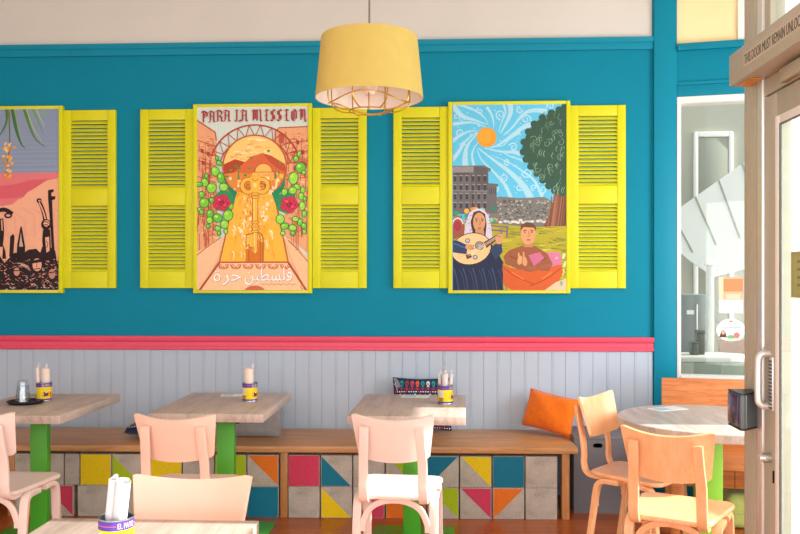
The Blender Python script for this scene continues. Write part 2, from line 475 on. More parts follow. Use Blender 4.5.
b = MB(); b.box(M['teal_trim'], (1.481, -.03, 0), (1.635, .15, 3.75), .003)
b.box(M['teal_trim'], (1.474, -.006, 0), (1.482, 0, 3.75))
struct(b.build('column'))

# the angled window wall to the right of the column
WA = math.radians(-11.7)
WL = dict(loc=(1.635, -.03, 0), rot=(0, 0, WA))
LW = 1.75
def wbox(name, parts, **kw):
    b = MB()
    for m, lo, hi, bev in parts: b.box(m, lo, hi, bev)
    return struct(b.build(name, **WL))
wbox('wall_window_lower', [(M['teal'], (0, .0, 0), (LW, .14, .79), 0), (M['teal_trim'], (0, -.015, 0), (LW, 0, .12), .004)])
wbox('wall_window_header', [(M['teal'], (0, .012, 2.727), (LW, .14, 3.07), 0), (M['teal_trim'], (0, -.016, 3.04), (LW, .14, 3.088), .006),
                            (M['teal_trim'], (0, -.002, 2.806), (LW, .02, 2.831), .004), (M['teal_trim'], (0, .004, 2.727), (LW, .02, 2.806), .003)])
wbox('wall_window_upper', [(M['pale_yellow'], (0, .03, 3.088), (.388, .14, 3.75), 0)])
wbox('trim_3', [(M['white_trim'], (.388, .01, 3.088), (.456, .14, 3.75), .003)])
w = struct(empty('window_1', WL['loc'], WA), 'tall white-framed window between teal column and entrance')
b = MB()
b.box(M['white_trim'], (0, -.004, .79), (.026, .12, 2.727), .003); b.box(M['white_trim'], (LW - .03, -.004, .79), (LW, .12, 2.727), .003)
b.box(M['white_trim'], (.026, -.004, 2.683), (LW - .03, .12, 2.727), .003); b.box(M['white_trim'], (.026, -.02, .79), (LW - .03, .12, .83), .003)
b.build('window_frame', w)
b = MB(); b.box(M['glass'], (.026, .05, .83), (LW - .03, .056, 2.683)); b.build('window_pane', w)

# entrance: door, door frame and its header, running towards the camera
XD = 1.0
b = MB()
b.box(M['beige_metal'], (XD, -3.095, 0), (XD + .05, -2.979, 3.75), .003)
for k in range(5): b.box(M['beige_metal'], (XD - .0008, -3.09 + k * .022, 0), (XD + .002, -3.082 + k * .022, 3.75))
struct(b.build('trim_4'), 'beige metal post of the door frame')
b = MB(); b.box(M['silver'], (XD - .004, -3.137, 0), (XD + .05, -3.0955, 3.75), .003); b.box(M['beige_metal'], (XD + .004, -3.18, 2.2), (XD + .05, -3.1375, 3.75), .003)
struct(b.build('trim_5'), 'white metal stop beside the door')
d = struct(empty('door_1', (XD, -3.14, 0)), 'glazed entrance door with beige metal frame')
b = MB()
b.box(M['beige_metal'], (.002, -.092, .01), (.046, 0, 2.036), .003); b.box(M['beige_metal'], (.002, -.95, .01), (.046, -.858, 2.036), .003)
b.box(M['beige_metal'], (.002, -.858, 1.962), (.046, -.092, 2.036), .002); b.box(M['beige_metal'], (.002, -.858, .01), (.046, -.092, .24), .002)
b.build('door_frame', d)
b = MB()
for lo, hi in (((-.004, -.124, .24), (.004, -.092, 1.962)), ((-.004, -.858, .24), (.004, -.826, 1.962)), ((-.004, -.826, 1.936), (.004, -.124, 1.962)), ((-.004, -.826, .24), (.004, -.124, .27))):
    b.box(M['white_trim'], lo, hi, .003)
b.build('glazing_bead', d)
b = MB()
for lo, hi in (((-.0045, -.128, .27), (.0015, -.124, 1.936)), ((-.0045, -.826, 1.932), (.0015, -.128, 1.936))): b.box(M['charcoal'], lo, hi)
b.build('gasket', d)
b = MB(); b.box(M['glass'], (-.002, -.826, .27), (.002, -.128, 1.932)); b.build('door_glass', d)
b = MB(); b.tube(M['silver'], spline([(.004, -.036, 1.258), (-.014, -.036, 1.258), (-.026, -.036, 1.25), (-.030, -.036, 1.23), (-.030, -.036, 1.125), (-.026, -.036, 1.108), (-.014, -.036, 1.10), (.004, -.036, 1.10)], 5), .011, 12)
b.build('pull_handle', d)
b = MB(); b.box(M['silver'], (-.004, -.075, 1.09), (.004, -.05, 1.25), .002)
for k in range(14): b.box(M['charcoal'], (-.006, -.073, 1.095 + k * .0107), (-.003, -.052, 1.101 + k * .0107))
b.build('hinge_plate', d)
b = MB(); b.tube(M['steel'], [(.004, -.046, .945), (-.018, -.046, .945)], .016, 20); b.tube(M['silver'], [(-.017, -.046, .945), (-.032, -.046, .945)], .011, 16); b.build('lock_knob', d)
b = MB(); b.box(M['dark_hole'], (-.001, -.075, .875), (.006, -.066, .912), .002); b.build('keyhole', d)
b = MB()
b.box(M['beige_metal'], (XD - .07, -4.25, 2.095), (XD + .05, -3.041, 2.194), .004)
b.box(M['beige_metal'], (XD + .002, -4.25, 2.042), (XD + .05, -3.1375, 2.0945), .002)
b.box(M['charcoal'], (XD + .03, -4.1, 2.036), (XD + .046, -3.19, 2.042))
b.box(M['beige_metal'], (XD - .02, -3.9, 2.045), (XD + .004, -3.30, 2.085), .004)
hd = struct(b.build('door_header'), 'beige metal header over the entrance door')
A = Art(0, 0, 400, 24, .74, .044)
A.poly([(0, 0), (400, 0), (400, 24), (0, 24)], (190, 180, 160))
for ox in (-.5, 0, .5): A.text('THIS DOOR MUST REMAIN UNLOCKED DURING BUSINESS HOURS', 200 + ox, 12, 390, 16, (48, 56, 54))
# the notice runs from the far end of the header towards the camera
A.build('lettering_strip', M['print'], hd, (XD - .0706, -3.535, 2.124), (0, 0, -PI / 2))
b = MB(); b.box(M['amber'], (XD - .05, -3.16, 2.0925), (XD - .012, -3.055, 2.0945)); b.build('amber_patch', hd)  # amber patch on the underside of the header
# transom over the header and the storefront beyond the door
b = MB(); b.box(M['glass'], (XD + .02, -4.1, 2.2), (XD + .026, -3.18, 3.72)); struct(b.build('window_2'), 'transom glass over the entrance door')
b = MB(); b.box(M['beige_metal'], (XD, -4.25, 0), (XD + .06, -4.1, 3.75), .003); struct(b.build('trim_6'))
w3 = struct(empty('window_3', (XD, -4.25, 0)))
b = MB(); b.box(M['beige_metal'], (0, -3.3, 0), (.05, 0, .3)); b.box(M['beige_metal'], (0, -3.3, 3.4), (.05, 0, 3.75)); b.box(M['beige_metal'], (0, -1.7, .3), (.05, -1.62, 3.4)); b.build('window_frame', w3)
b = MB(); b.box(M['glass'], (.02, -3.3, .3), (.026, 0, 3.4)); b.build('window_pane', w3)
# front wall with its large shop windows (behind the camera)
b = MB()
b.box(M['cream'], (-4.0, -7.75, 0), (XD + .05, -7.6, .35)); b.box(M['cream'], (-4.0, -7.75, 3.4), (XD + .05, -7.6, 3.75))
for x in (-4.0, -1.7, .85): b.box(M['cream'], (x, -7.75, .35), (x + .2, -7.6, 3.4))
struct(b.build('wall_front'))
w4 = struct(empty('window_4', (0, -7.68, 0)))
b = MB(); b.box(M['glass'], (-3.8, 0, .35), (-1.7, .006, 3.4)); b.box(M['glass'], (-1.5, 0, .35), (.85, .006, 3.4)); b.build('window_pane', w4)
# outside: white wall added for the overexposed daylight behind the door, and pavement
b = MB(); b.box(M['outdoor_white'], (XD + .06, -2.995, 0), (SUNWALL_X, -2.90, 3.75)); struct(b.build('wall_entrance_glare'))
# unseen alcove end wall added as sun blocker, openings shaped for the sun patches
b = MB()
b.box(M['cream'], (3.45, -1.0, 0), (3.6, .15, 3.75)); b.box(M['cream'], (3.45, -2.995, 2.68), (3.6, -1.0, 3.75)); b.box(M['cream'], (3.45, -2.995, 0), (3.6, -1.0, 1.62)); b.box(M['cream'], (3.45, -1.50, 1.62), (3.6, -1.0, 2.2))
struct(b.build('wall_right_sun_blocker'))
w5 = struct(empty('window_5', (3.5, -2.995, 0)))
b = MB(); b.box(M['glass'], (0, 0, 1.62), (.006, 1.49, 2.68)); b.box(M['glass'], (0, 1.495, 2.2), (.006, 1.99, 2.68)); b.build('window_pane', w5)
w6 = struct(empty('window_6', (SUNWALL_X, -2.95, 0)))
b = MB(); b.box(M['glass'], (0, 0, .1), (1.9, .006, 3.7)); b.build('window_pane', w6)
sbox('ground', M['pavement'], (-14, -22, -.12), (16, 12, -.06))

# what shows in the tall window: patio behind, reflection built as a canopy
def ppl(name, label, cat, parts, loc=(0, 0, 0), rot=(0, 0, 0)):
    b = MB()
    for m, lo, hi, bev in parts: b.box(m, lo, hi, bev)
    return tag(b.build(name, loc=loc, rot=rot), label, cat)
b = MB(); b.box(M['pale_wall'], (1.62, 2.6, 0), (5.4, 2.75, 4.2)); b.box(M['pale_recess'], (2.59, 2.57, .3), (2.89, 2.60, 2.90), .01)
b.box(M['white_trim'], (2.55, 2.55, .3), (2.59, 2.60, 2.95), .01); b.box(M['white_trim'], (2.89, 2.55, .3), (2.93, 2.60, 2.95), .01); b.box(M['white_trim'], (2.59, 2.55, 2.90), (2.89, 2.60, 2.95), .01)
struct(b.build('wall_patio'))
sbox('ground_patio', M['pavement'], (1.62, .2, -.06), (5.4, 2.6, -.02))
cn = empty('reflected_canopy', (2.3, 1.53, 1.56))  # canopy built solid in place of a reflection on the pane
tag(cn, 'slanting white canopy with dark rafters standing in for a reflection in the tall window', 'canopy')
b = MB(); b.prism(M['canopy'], [(-.40, .40), (1.1, 1.47), (1.1, .10), (.38, .02), (.10, -.055), (-.11, .085), (-.24, .20), (-.40, .24)], 0, .03)
b.build('canopy_panel', cn, rot=(PI / 2, 0, 0))
for k in range(5):
    b = MB(); b.tube(M['rafter'], [(-.27 + k * .2, -.036, .50 + k * .142), (-.09 + k * .2, -.036, .16 + k * .06)], .008, 8)
    b.build('rafter', cn)
po = empty('patio_post', (2.215, 1.05, -.02)); tag(po, 'white patio post behind the tall window', 'post')
b = MB(); b.box(M['counter_top'], (-.03, -.03, 0), (.02, .03, 1.62), .006); b.build('shaft', po); b = MB(); b.box(M['white_trim'], (-.04, -.04, 1.62), (.03, .04, 1.66), .006); b.build('capital', po)
pn = empty('charcoal_locker', (2.115, 1.2, -.02)); tag(pn, 'tall charcoal cupboard with a white label behind the tall window', 'cupboard')
b = MB(); b.box(M['locker'], (-.12, 0, 0), (.115, .3, 1.38), .006); b.build('body', pn)
b = MB(); b.box(M['paper'], (-.045, -.004, 1.215), (.012, 0, 1.25)); b.build('label_plate', pn)
b = MB(); b.tube(M['silver'], [(.03, -.02, 1.05), (.03, -.02, 1.3)], .008, 8); b.build('handle', pn)
ct = empty('serving_counter', (2.05, .62, -.09)); tag(ct, 'sage grey serving counter with pale rounded top behind the tall window', 'counter')
b = MB(); b.box(M['patio_grey'], (-.10, 0, 0), (.50, .35, .95), .004); b.box(M['pale_wall'], (-.24, 0, 0), (-.10, .35, .95), .004)
for xx in (.10, .27): b.box(M['pale_wall'], (xx, -.004, .05), (xx + .012, 0, .93))
b.build('body', ct)
b = MB(); b.prism(M['counter_top'], [(-.26, -.03), (.16, -.03)] + arc(.16, .17, .2, -90, 90, 10) + [(-.26, .37)], .95, .99, .006); b.build('worktop', ct)
ub = empty('umber_shelf', (2.33, 1.0, -.14)); tag(ub, 'brown timber shelf behind the counter in the tall window', 'shelf')
b = MB(); b.box(M['umber'], (-.06, 0, .9), (.5, .04, 1.14), .004); b.build('board', ub); b = MB(); b.box(M['umber'], (-.06, 0, 0), (-.01, .04, .9)); b.build('leg', ub); b = MB(); b.box(M['umber'], (.45, 0, 0), (.5, .04, .9)); b.build('leg', ub)
for k, (x, y, w_, h_, lb) in enumerate([(1.992, .76, .05, .10, 'shorter dark green box standing on the counter in the window'), (2.048, .80, .055, .19, 'taller dark green box standing on the counter in the window')]):
    r = tag(empty('green_box', (x, y, .90)), lb, 'box', 'dark green boxes on the counter')
    b = MB(); b.box(M['bottle_green'], (-w_ / 2, -.04, 0), (w_ / 2, .04, h_ * .86), .004); b.build('body', r)
    b = MB(); b.box(M['bottle_green'], (-w_ / 2 - .003, -.043, h_ * .86), (w_ / 2 + .003, .043, h_), .004); b.build('lid', r)
# poster and sticker stuck to the pane
A = Art(0, 0, 26, 40, .155, .245)
A.poly([(0, 0), (26, 0), (26, 40), (0, 40)], (238, 176, 140)); A.poly([(5, 2), (26, 2), (26, 16), (5, 16)], (228, 138, 92))
A.poly([(0, 25), (26, 25), (26, 40), (0, 40)], (206, 220, 222)); A.poly([(0, 0), (5, 0), (5, 25), (0, 25)], (244, 206, 180))
for k in range(5): A.line([(8, 19 + k * 1.2), (23, 19 + k * 1.2)], .5, (250, 226, 206))
for k in range(4): A.line([(3, 28 + k * 2.8), (23 - k % 2 * 5, 28 + k * 2.8)], 1.0, (232, 238, 238))
p = A.build('window_poster', M['print'], None, (1.635 + .350 * math.cos(WA) + .047 * math.sin(-WA), -.03 + .350 * math.sin(WA) + .047 * math.cos(WA), 1.255), (0, 0, WA))
tag(p, 'orange and pale blue poster stuck on the tall window', 'poster')
A = Art(0, 0, 30, 24, .185, .152)
A.ell(15, 12, 15, 12, (250, 250, 250), n=40)
A.line([(6, 6.5), (24, 6.5)], 1.0, (170, 180, 186)); A.line([(5, 9), (25, 9)], 1.0, (150, 168, 170)); A.ell(15, 2.6, 2, 1, (226, 130, 90))
A.poly([(3, 20), (5, 13), (7, 11.5), (9, 13), (11, 20)], (92, 66, 60)); A.ell(7, 14.5, 1.8, 2.4, (222, 176, 150))
A.ell(15, 19.5, 4, 2.4, (120, 176, 120)); A.ell(21, 17.5, 3.2, 3.2, (222, 120, 110)); A.poly([(12, 24), (24, 23), (25, 20.6), (12, 21)], (196, 214, 200))
p = A.build('window_sticker', M['print'], None, (1.635 + .350 * math.cos(WA) + .047 * math.sin(-WA), -.03 + .350 * math.sin(WA) + .047 * math.cos(WA), 1.065), (0, 0, WA))
tag(p, 'round white sticker with small coloured figures on the tall window', 'sticker')

# small screen box on the door post
r = tag(empty('sensor_box', (XD, -3.06, 1.022)), 'small black box with dark screen on the beige door post', 'screen box')
b = MB(); b.prism(M['charcoal'], [(0, .03), (-.068, .03), (-.07, -.082), (-.06, -.086), (0, -.03)], 0, .105, .004, mat=Matrix.Translation((0, 0, 0))); b.build('housing', r)
b = MB(); b.prism(M['black'], [(0, .031), (-.069, .031), (-.071, -.082), (-.06, -.087), (0, -.031)], .105, .110); b.build('end_cap', r); b = MB(); b.prism(M['black'], [(0, .031), (-.069, .031), (-.071, -.082), (-.06, -.087), (0, -.031)], -.004, 0); b.build('end_cap', r)
b = MB(); b.box(M['screen'], (-.0735, -.066, .010), (-.069, .022, .100), .001); b.build('screen', r)
# yellow notice on the glass door
A = Art(0, 0, 10, 14, .20, .13)
A.poly([(0, 0), (10, 0), (10, 14), (0, 14)], (196, 178, 70)); A.poly([(1, 1), (9, 1), (9, 13), (1, 13)], (206, 190, 84))
for k in range(4): A.line([(2, 3 + k * 2.4), (8, 3 + k * 2.4)], .7, (150, 132, 50))
tag(A.build('door_notice', M['print'], None, (XD + .010, -3.41, 1.43), (0, 0, -PI / 2)), 'olive yellow notice stuck on the entrance door glass', 'notice')

# ---------------------------------------------------------------- furniture
# long bench with its block-filled front
bx0, bx1, BF = -3.98, .865, -.62
r = tag(empty('bench', ((bx0 + bx1) / 2, -.31, 0)), 'long honey-coloured wooden bench along the beadboard wall', 'bench')
ox = (bx0 + bx1) / 2
b = MB(); b.box(M['bench'], (bx0 - ox, BF + .31, .41), (bx1 - ox, .29, .45), .004); b.build('seat_board', r)
LEGS = [.865 - (.865 - x) * .9935 for x in (-2.72, -1.857, -.987, -.118, .772)]
for x in LEGS + [-3.6]:
    b = MB(); b.box(M['bench_leg'], (x - ox, -.285, 0), (x + .046 - ox, -.215, .41), .003); b.build('leg', r)
    b = MB(); b.box(M['bench_leg'], (x - ox, .20, 0), (x + .046 - ox, .26, .41), .003); b.build('leg', r)
b = MB(); b.box(M['dark_hole'], (bx0 - ox, .265, 0), (bx1 - .05 - ox, .275, .41)); b.build('shade_panel', r)  # black sheet standing in for the shade behind the blocks

# painted concrete blocks: bay start, then (top row), (bottom row); g = bare, otherwise colour and covered corners
def block(x, z, w, spec, label):
    h = .1945
    b = MB(); b.box(M['concrete'], (-w / 2, 0, 0), (w / 2, .38, h), .003, 1)
    if spec:
        c, tri = spec; e = .003; q = w / 2 - e
        cor = dict(TL=(-q, h - e), TR=(q, h - e), BR=(q, e), BL=(-q, e))
        P = [cor[k] for k in ('TL', 'TR', 'BR', 'BL') if k in tri.split()]
        if len(P) == 3:   # hand-painted: the slanting edge stops a little short of the corners
            cx = sum(p[0] for p in P) / 3; cz = sum(p[1] for p in P) / 3
            P = [(p[0] + (cx - p[0]) * .03, p[1] + (cz - p[1]) * .03) for p in P]
        bm = bmesh.new()
        vs = [bm.verts.new((x_, -.0008, z_)) for x_, z_ in P]; bm.faces.new(vs[::-1]); b.add(bm, M['block_' + c])
    o = b.build('concrete_block', loc=(.865 - (.865 - x) * .9935, -.60, z))
    return tag(o, label, 'concrete block', 'concrete blocks stacked under the bench')
ALL = 'TL TR BR BL'
UL, UR, LL, LR = 'TL TR BL', 'TL TR BR', 'TL BL BR', 'TR BR BL'
CN = {None: 'bare grey', 'pink': 'raspberry pink', 'yellow': 'yellow', 'teal': 'teal', 'lime': 'lime green', 'orange': 'orange'}
TRI = {UL: 'upper left', UR: 'upper right', LL: 'lower left', LR: 'lower right', ALL: 'whole'}
BAYS = [
    (-1.805, 'second bay', [('yellow', ALL), None, ('lime', ALL), ('orange', UR)], [None, None, None, ('teal', ALL)]),
    (-.936, 'third bay', [('pink', ALL), ('teal', LL), None, ('lime', UR)], [None, ('yellow', LL), ('pink', LR), ('orange', ALL)]),
    (-.066, 'rightmost bay', [('teal', UL), ('yellow', UR), ('teal', ALL), None], [('lime', UR), ('pink', UR), ('orange', UL), None]),
]
POS = ['first', 'second', 'third', 'fourth']
for bx, bayname, top, bot in BAYS:
    for row, items in (('top', top), ('bottom', bot)):
        for k, sp in enumerate(items):
            if sp is None: look = 'bare grey concrete block'
            elif sp[1] == ALL: look = 'concrete block painted all %s' % CN[sp[0]]
            else: look = 'concrete block with %s %s triangle' % (TRI[sp[1]], CN[sp[0]])
            block(bx + .0985 + k * .2035, 0 if row == 'bottom' else .1960, .195, sp, '%s, %s in %s row, %s' % (look, POS[k], row, bayname))
LB = 'of leftmost bay behind the white chair'
for x, w, sp, lab in [(-2.618, .103, None, 'narrow bare grey concrete block at the left end of leftmost bay'), (-2.457, .195, None, 'bare grey concrete block behind the green post, top row of leftmost bay'),
                      (-2.305, .092, None, 'half-width bare grey concrete block left of the yellow block, leftmost bay'), (-2.154, .195, ('yellow', ALL), 'concrete block painted all yellow, top row of leftmost bay'),
                      (-1.957, .185, ('lime', LL), 'concrete block with lower left lime green triangle, top row of leftmost bay')]:
    block(x, .1960, w, sp, lab)
for x, w, sp, lab in [(-2.586, .165, ('orange', LR), 'concrete block with lower right orange triangle, first in bottom row of leftmost bay'), (-2.394, .195, ('pink', UR), 'concrete block with upper right raspberry pink triangle, bottom row of leftmost bay'),
                      (-2.172, .195, None, 'bare grey concrete block under the yellow block of leftmost bay'), (-1.966, .195, None, 'bare grey concrete block under the lime triangle block of leftmost bay')]:
    block(x, 0, w, sp, lab)

# the bench and its blocks do not run quite parallel to the wall
TH = math.radians(1.1); PV = Vector((.865, -.62, 0))
for o in list(COL.objects):
    if o.parent is None and o.get('category') in ('bench', 'concrete block'):
        o.location = PV + Matrix.Rotation(TH, 3, 'Z') @ (o.location - PV); o.rotation_euler.z += TH
# rectangular tables on green posts
def table(X, Y, rz, label, px=.0, pw=.10):
    py = -1.05 - Y if Y > -2 else -.185
    r = tag(empty('table', (X, Y, 0), rz), label, 'table', 'rectangular oak-look tables')
    b = MB(); b.box(M['table'], (-.318, -.419, .704), (.318, .419, .75), .003); b.build('tabletop', r)
    b = MB(); b.box(M['green'], (px - pw / 2, py, .012), (px + pw / 2, py + .05, .700), .004); b.build('pedestal', r)
    b = MB(); b.box(M['green'], (px - .235, -.42, 0), (px + .235, .10, .012), .004)
    b.build('base_plate', r)
    b = MB(); b.box(M['black'], (px - .15, -.30, .690), (px + .15, -.02, .704), .003); b.tube(M['black'], [(px + .066, py + .02, .655), (px + .066, py + .02, .692)], .012, 12); b.tube(M['black'], [(px - .066, py + .02, .655), (px - .066, py + .02, .692)], .012, 12)
    b.build('mounting_plate', r)
    return r
table(-2.343, -.960, 0, 'oak-look table carrying the black tray and upturned glass', .037)
table(-1.262, -.862, 0, 'oak-look table in front of the grey cushion, with one can', .050)
table(-.150, -.895, math.radians(-2.1), 'oak-look table in front of the embroidered cushion, partly sunlit', .013)
table(-.858, -3.652, 0, 'nearest oak-look table with its can in the foreground', .0)
# round table
r = tag(empty('round_table', (1.445, -1.30, 0)), 'round oak-look table on a green post in sunlit tone by the window', 'table')
b = MB(); b.lathe(M['table_round'], [(0, .704), (.474, .704), (.478, .708), (.478, .746), (.474, .75), (0, .75)], 72); b.build('tabletop', r)
b = MB(); b.box(M['green_sunlit'], (-.068, -.04, .012), (.05, .08, .704), .004); b.build('pedestal', r)
b = MB(); b.box(M['green_sunlit'], (-.24, -.22, 0), (.24, .26, .012), .004); b.build('base_plate', r)
b = MB(); b.box(M['black'], (-.14, -.13, .690), (.14, .15, .704), .003); b.build('mounting_plate', r)

# bentwood cafe chair; local +y is the way the sitter faces
def seat_outline(n=10):
    P = []
    for cx, cy, rr, s in ((.150, .155, .06, 0), (-.150, .155, .06, 90), (-.122, -.160, .05, 180), (.122, -.160, .05, 270)):
        P += arc(cx, cy, rr, s, s + 90, n)
    return P
def make_chair(m, label, loc, rz):
    loc = (loc[0] - .029 * math.sin(rz), loc[1] + .029 * math.cos(rz), 0)
    r = tag(empty('cafe_chair', loc, rz), label, 'chair', 'bentwood cafe chairs')
    b = MB(); bm = bmesh.new(); O = seat_outline()
    levels = [(1.0, .4375, -1), (1.0, .4300, 0)]
    def ringv(s, z): return [bm.verts.new((x * s, y * s, z)) for x, y in O]
    R = [ringv(.955, .4325), ringv(.985, .4335), ringv(1.0, .438), ringv(1.0, .4495), ringv(.985, .4545), ringv(.94, .4560), ringv(.7, .4520), ringv(.35, .4490)]
    bm.faces.new(R[0][::-1])
    n = len(O)
    for a, c in zip(R, R[1:]):
        for k in range(n): bm.faces.new((a[k], a[(k + 1) % n], c[(k + 1) % n], c[k]))
    bm.faces.new(R[-1]); bmesh.ops.recalc_face_normals(bm, faces=bm.faces); b.add(bm, m); b.build('seat', r)
    def panel(u, v):
        u = u * 2 - 1
        hw = .172 + .025 * v; c = 1 - u * u
        e = max(0, abs(u) - .90) / .10; z0 = .636 - .020 * c + .010 * e * e; z1 = .850 - .028 * c - .007 * e * e
        return (u * hw, -.200 - .060 * v - .042 * c, z0 + (z1 - z0) * v)
    b = MB(); b.slab(m, panel, 32, 10, -.014); b.build('backrest', r)
    for s in (-1, 1):
        path = spline([(s * .131, -.296, .795), (s * .135, -.277, .70), (s * .140, -.257, .62), (s * .141, -.248, .54), (s * .142, -.249, .49), (s * .142, -.237, .448), (s * .141, -.205, .4265), (s * .139, -.14, .4225), (s * .136, .02, .4225)], 6)
        b = MB(); b.sweep(m, path, rect_sec(.036, .016), up=(s * 1e-3, 1e-3, 1) if False else None) if False else b.sweep(m, path, rect_sec(.018, .044), up=(1, 0, 0))
        b.build('upright', r)
    for s in (-1, 1):
        for f in (1, -1):
            yt = .165 if f > 0 else -.150; yb = .195 if f > 0 else -.205
            path = spline([(s * .190, yb, 0), (s * .187, yb * .35 + yt * .65, .24), (s * .186, yt + f * .002, .36), (s * .185, yt - f * .010, .398), (s * .184, yt - f * .036, .4165), (s * .184, yt - f * .07, .4195), (s * .184, yt - f * .13, .4195)], 6)
            b = MB(); b.sweep(m, path, rect_sec(.026, .042), up=(1, 0, 0)); b.build('leg', r)
    path = spline([(-.158, -.165, .27), (-.155, -.166, .31), (-.125, -.166, .375), (-.07, -.166, .41), (0, -.166, .421), (.07, -.166, .41), (.125, -.166, .375), (.155, -.166, .31), (.158, -.165, .27)], 5)
    b = MB(); b.sweep(m, path, rect_sec(.030, .016), up=(0, 1, 0)); b.build('arch_brace', r)
    return r
def R(d): return math.radians(d)
first = make_chair(M['chair_blush'], 'blush pink cafe chair at the table with the grey cushion behind', (-1.235, -1.655, 0), R(0))
def chair(loc, rz, m, label):
    loc = (loc[0] - .029 * math.sin(rz), loc[1] + .029 * math.cos(rz), 0)
    c = dup(first, loc, rz); c['label'] = label
    for ch in c.children: ch.data = ch.data.copy(); ch.data.materials.clear(); ch.data.materials.append(m)
    return c
chair((-2.203, -1.645, 0), R(-1), M['chair_pale'], 'pale whitish cafe chair cut by the edge of the picture, at the tray table')
chair((-.192, -1.625, 0), R(-4), M['chair_pale'], 'pale pink cafe chair at the partly sunlit table, sun on its seat')
chair((-.793, -3.300, 0), R(180), M['chair_peach'], 'peach cafe chair facing the camera behind the nearest table')
chair((1.059, -1.227, 0), R(-128.6), M['chair_birch'], 'orange birch cafe chair beside the orange pillow, turned to the round table')
chair((1.080, -1.970, 0), R(-27.7), M['chair_birch'], 'orange birch cafe chair with its back to us at the round table')

# grey box with a hand hole, between bench and round table
r = tag(empty('storage_box', (.869, -.45, 0)), 'dark grey wooden box with oval hand hole beside the bench end', 'box')
W, Hh, Dp = .50, .468, .40
b = MB()
b.box(M['grey_box'], (0, .015, 0), (.015, Dp, Hh), .002); b.box(M['grey_box'], (W - .015, .015, 0), (W, Dp, Hh), .002)
b.box(M['grey_box'], (.015, Dp - .015, 0), (W - .015, Dp, Hh), .002); b.box(M['grey_box'], (.015, .015, 0), (W - .015, Dp - .015, .015)); b.box(M['grey_box'], (0, 0, Hh), (W, Dp, Hh + .015), .003)
b.build('carcass', r)
b = MB(); bm = bmesh.new(); hx, hz, n = .150, .430, 32
rings = []
for yy in (0.0, .015):
    inn, out = [], []
    for k in range(n):
        a = 2 * PI * k / n; ca, sa = math.cos(a), math.sin(a)
        inn.append(bm.verts.new((hx + (.016 if ca > 0 else -.016) + .014 * ca, yy, hz + .014 * sa)))
        t = min((W - hx if ca > 0 else hx) / max(abs(ca), 1e-6), ((Hh - hz) if sa > 0 else hz) / max(abs(sa), 1e-6))
        out.append(bm.verts.new((hx + ca * t, yy, hz + sa * t)))
    rings.append((inn, out))
(i0, o0), (i1, o1) = rings
for k in range(n):
    j = (k + 1) % n
    bm.faces.new((o0[k], o0[j], i0[j], i0[k])); bm.faces.new((o1[j], o1[k], i1[k], i1[j])); bm.faces.new((i0[k], i0[j], i1[j], i1[k]))
for (cx, cz) in ((0, 0), (W, 0), (0, Hh), (W, Hh)):   # square off the corners
    for o_ in (o0, o1):
        a = min(o_, key=lambda v: abs(v.co.x - cx) + abs(v.co.z - cz) + (0 if abs(v.co.x - cx) < 1e-5 else 10))
        c = min(o_, key=lambda v: abs(v.co.x - cx) + abs(v.co.z - cz) + (0 if abs(v.co.z - cz) < 1e-5 else 10))
        if a is not c:
            q = bm.verts.new((cx, o_[0].co.y, cz)); bm.faces.new((a, c, q))
bmesh.ops.recalc_face_normals(bm, faces=bm.faces); b.add(bm, M['grey_box']); b.build('front_panel', r, smooth=0)

# timber banquette under the tall window
r = tag(empty('banquette', (1.429, -.411, 0), WA), 'orange timber banquette with high back under the tall window', 'bench')
b = MB(); b.box(M['orange_wood'], (0, 0, .41), (1.55, .03, .857), .003); b.build('backrest', r)
b = MB(); b.box(M['orange_wood'], (0, -.56, .41), (1.55, 0, .45), .004); b.build('seat_board', r)
b = MB(); b.box(M['orange_wood'], (.02, -.30, .25), (1.53, -.275, .41), .002); b.box(M['dark_hole'], (.392, -.3012, .25), (.395, -.30, .41)); b.build('apron', r)
for x in (.02, .75, 1.48):
    for y in (-.50, -.03):
        b = MB(); b.box(M['orange_wood'], (x, y, 0), (x + .05, y + .05, .41), .003); b.build('leg', r)

# ---------------------------------------------------------------- cushions
def pillow_fn(w, h, t, p=.42):
    def f(u, v, side):
        a, c = abs(u), abs(v)
        e = max(0, (1 - a ** 2.2)) ** p * max(0, (1 - c ** 2.2)) ** p
        pin = 1 - .06 * (1 - (a * c) ** 2) * max(a, c) ** 4
        return (u * w / 2 * pin, side * t / 2 * e, v * h / 2 * pin)
    return f
def pillow(m, w, h, t, n=22, seed=0, wob=.004):
    f = pillow_fn(w, h, t); b = MB(); rnd = random.Random(seed); ph = [rnd.uniform(0, 6) for _ in range(6)]
    bm = bmesh.new(); G = {}
    for side in (-1, 1):
        for i in range(n + 1):
            for j in range(n + 1):
                u, v = i / n * 2 - 1, j / n * 2 - 1
                edge = i in (0, n) or j in (0, n)
                if edge and side == 1: G[side, i, j] = G[-1, i, j]; continue
                x, y, z = f(u, v, side)
                if not edge: y += side * wob * (math.sin(5 * u + ph[0] + 3 * v) + .6 * math.sin(8 * v + ph[1]) * math.cos(6 * u + ph[2]))
                G[side, i, j] = bm.verts.new((x, y, z))
    for side in (-1, 1):
        for i in range(n):
            for j in range(n): bm.faces.new((G[side, i, j], G[side, i + 1, j], G[side, i + 1, j + 1], G[side, i, j + 1]))
    bmesh.ops.recalc_face_normals(bm, faces=bm.faces); b.add(bm, m); return b
def piping(b, m, w, h, r=.004):
    f = pillow_fn(w, h, .1); P = []
    for k in range(20): P.append(f(-1 + k / 10, -1, 0))
    for k in range(20): P.append(f(1, -1 + k / 10, 0))
    for k in range(20): P.append(f(1 - k / 10, 1, 0))
    for k in range(20): P.append(f(-1, 1 - k / 10, 0))
    b.tube(m, P, r, 6, closed=True)
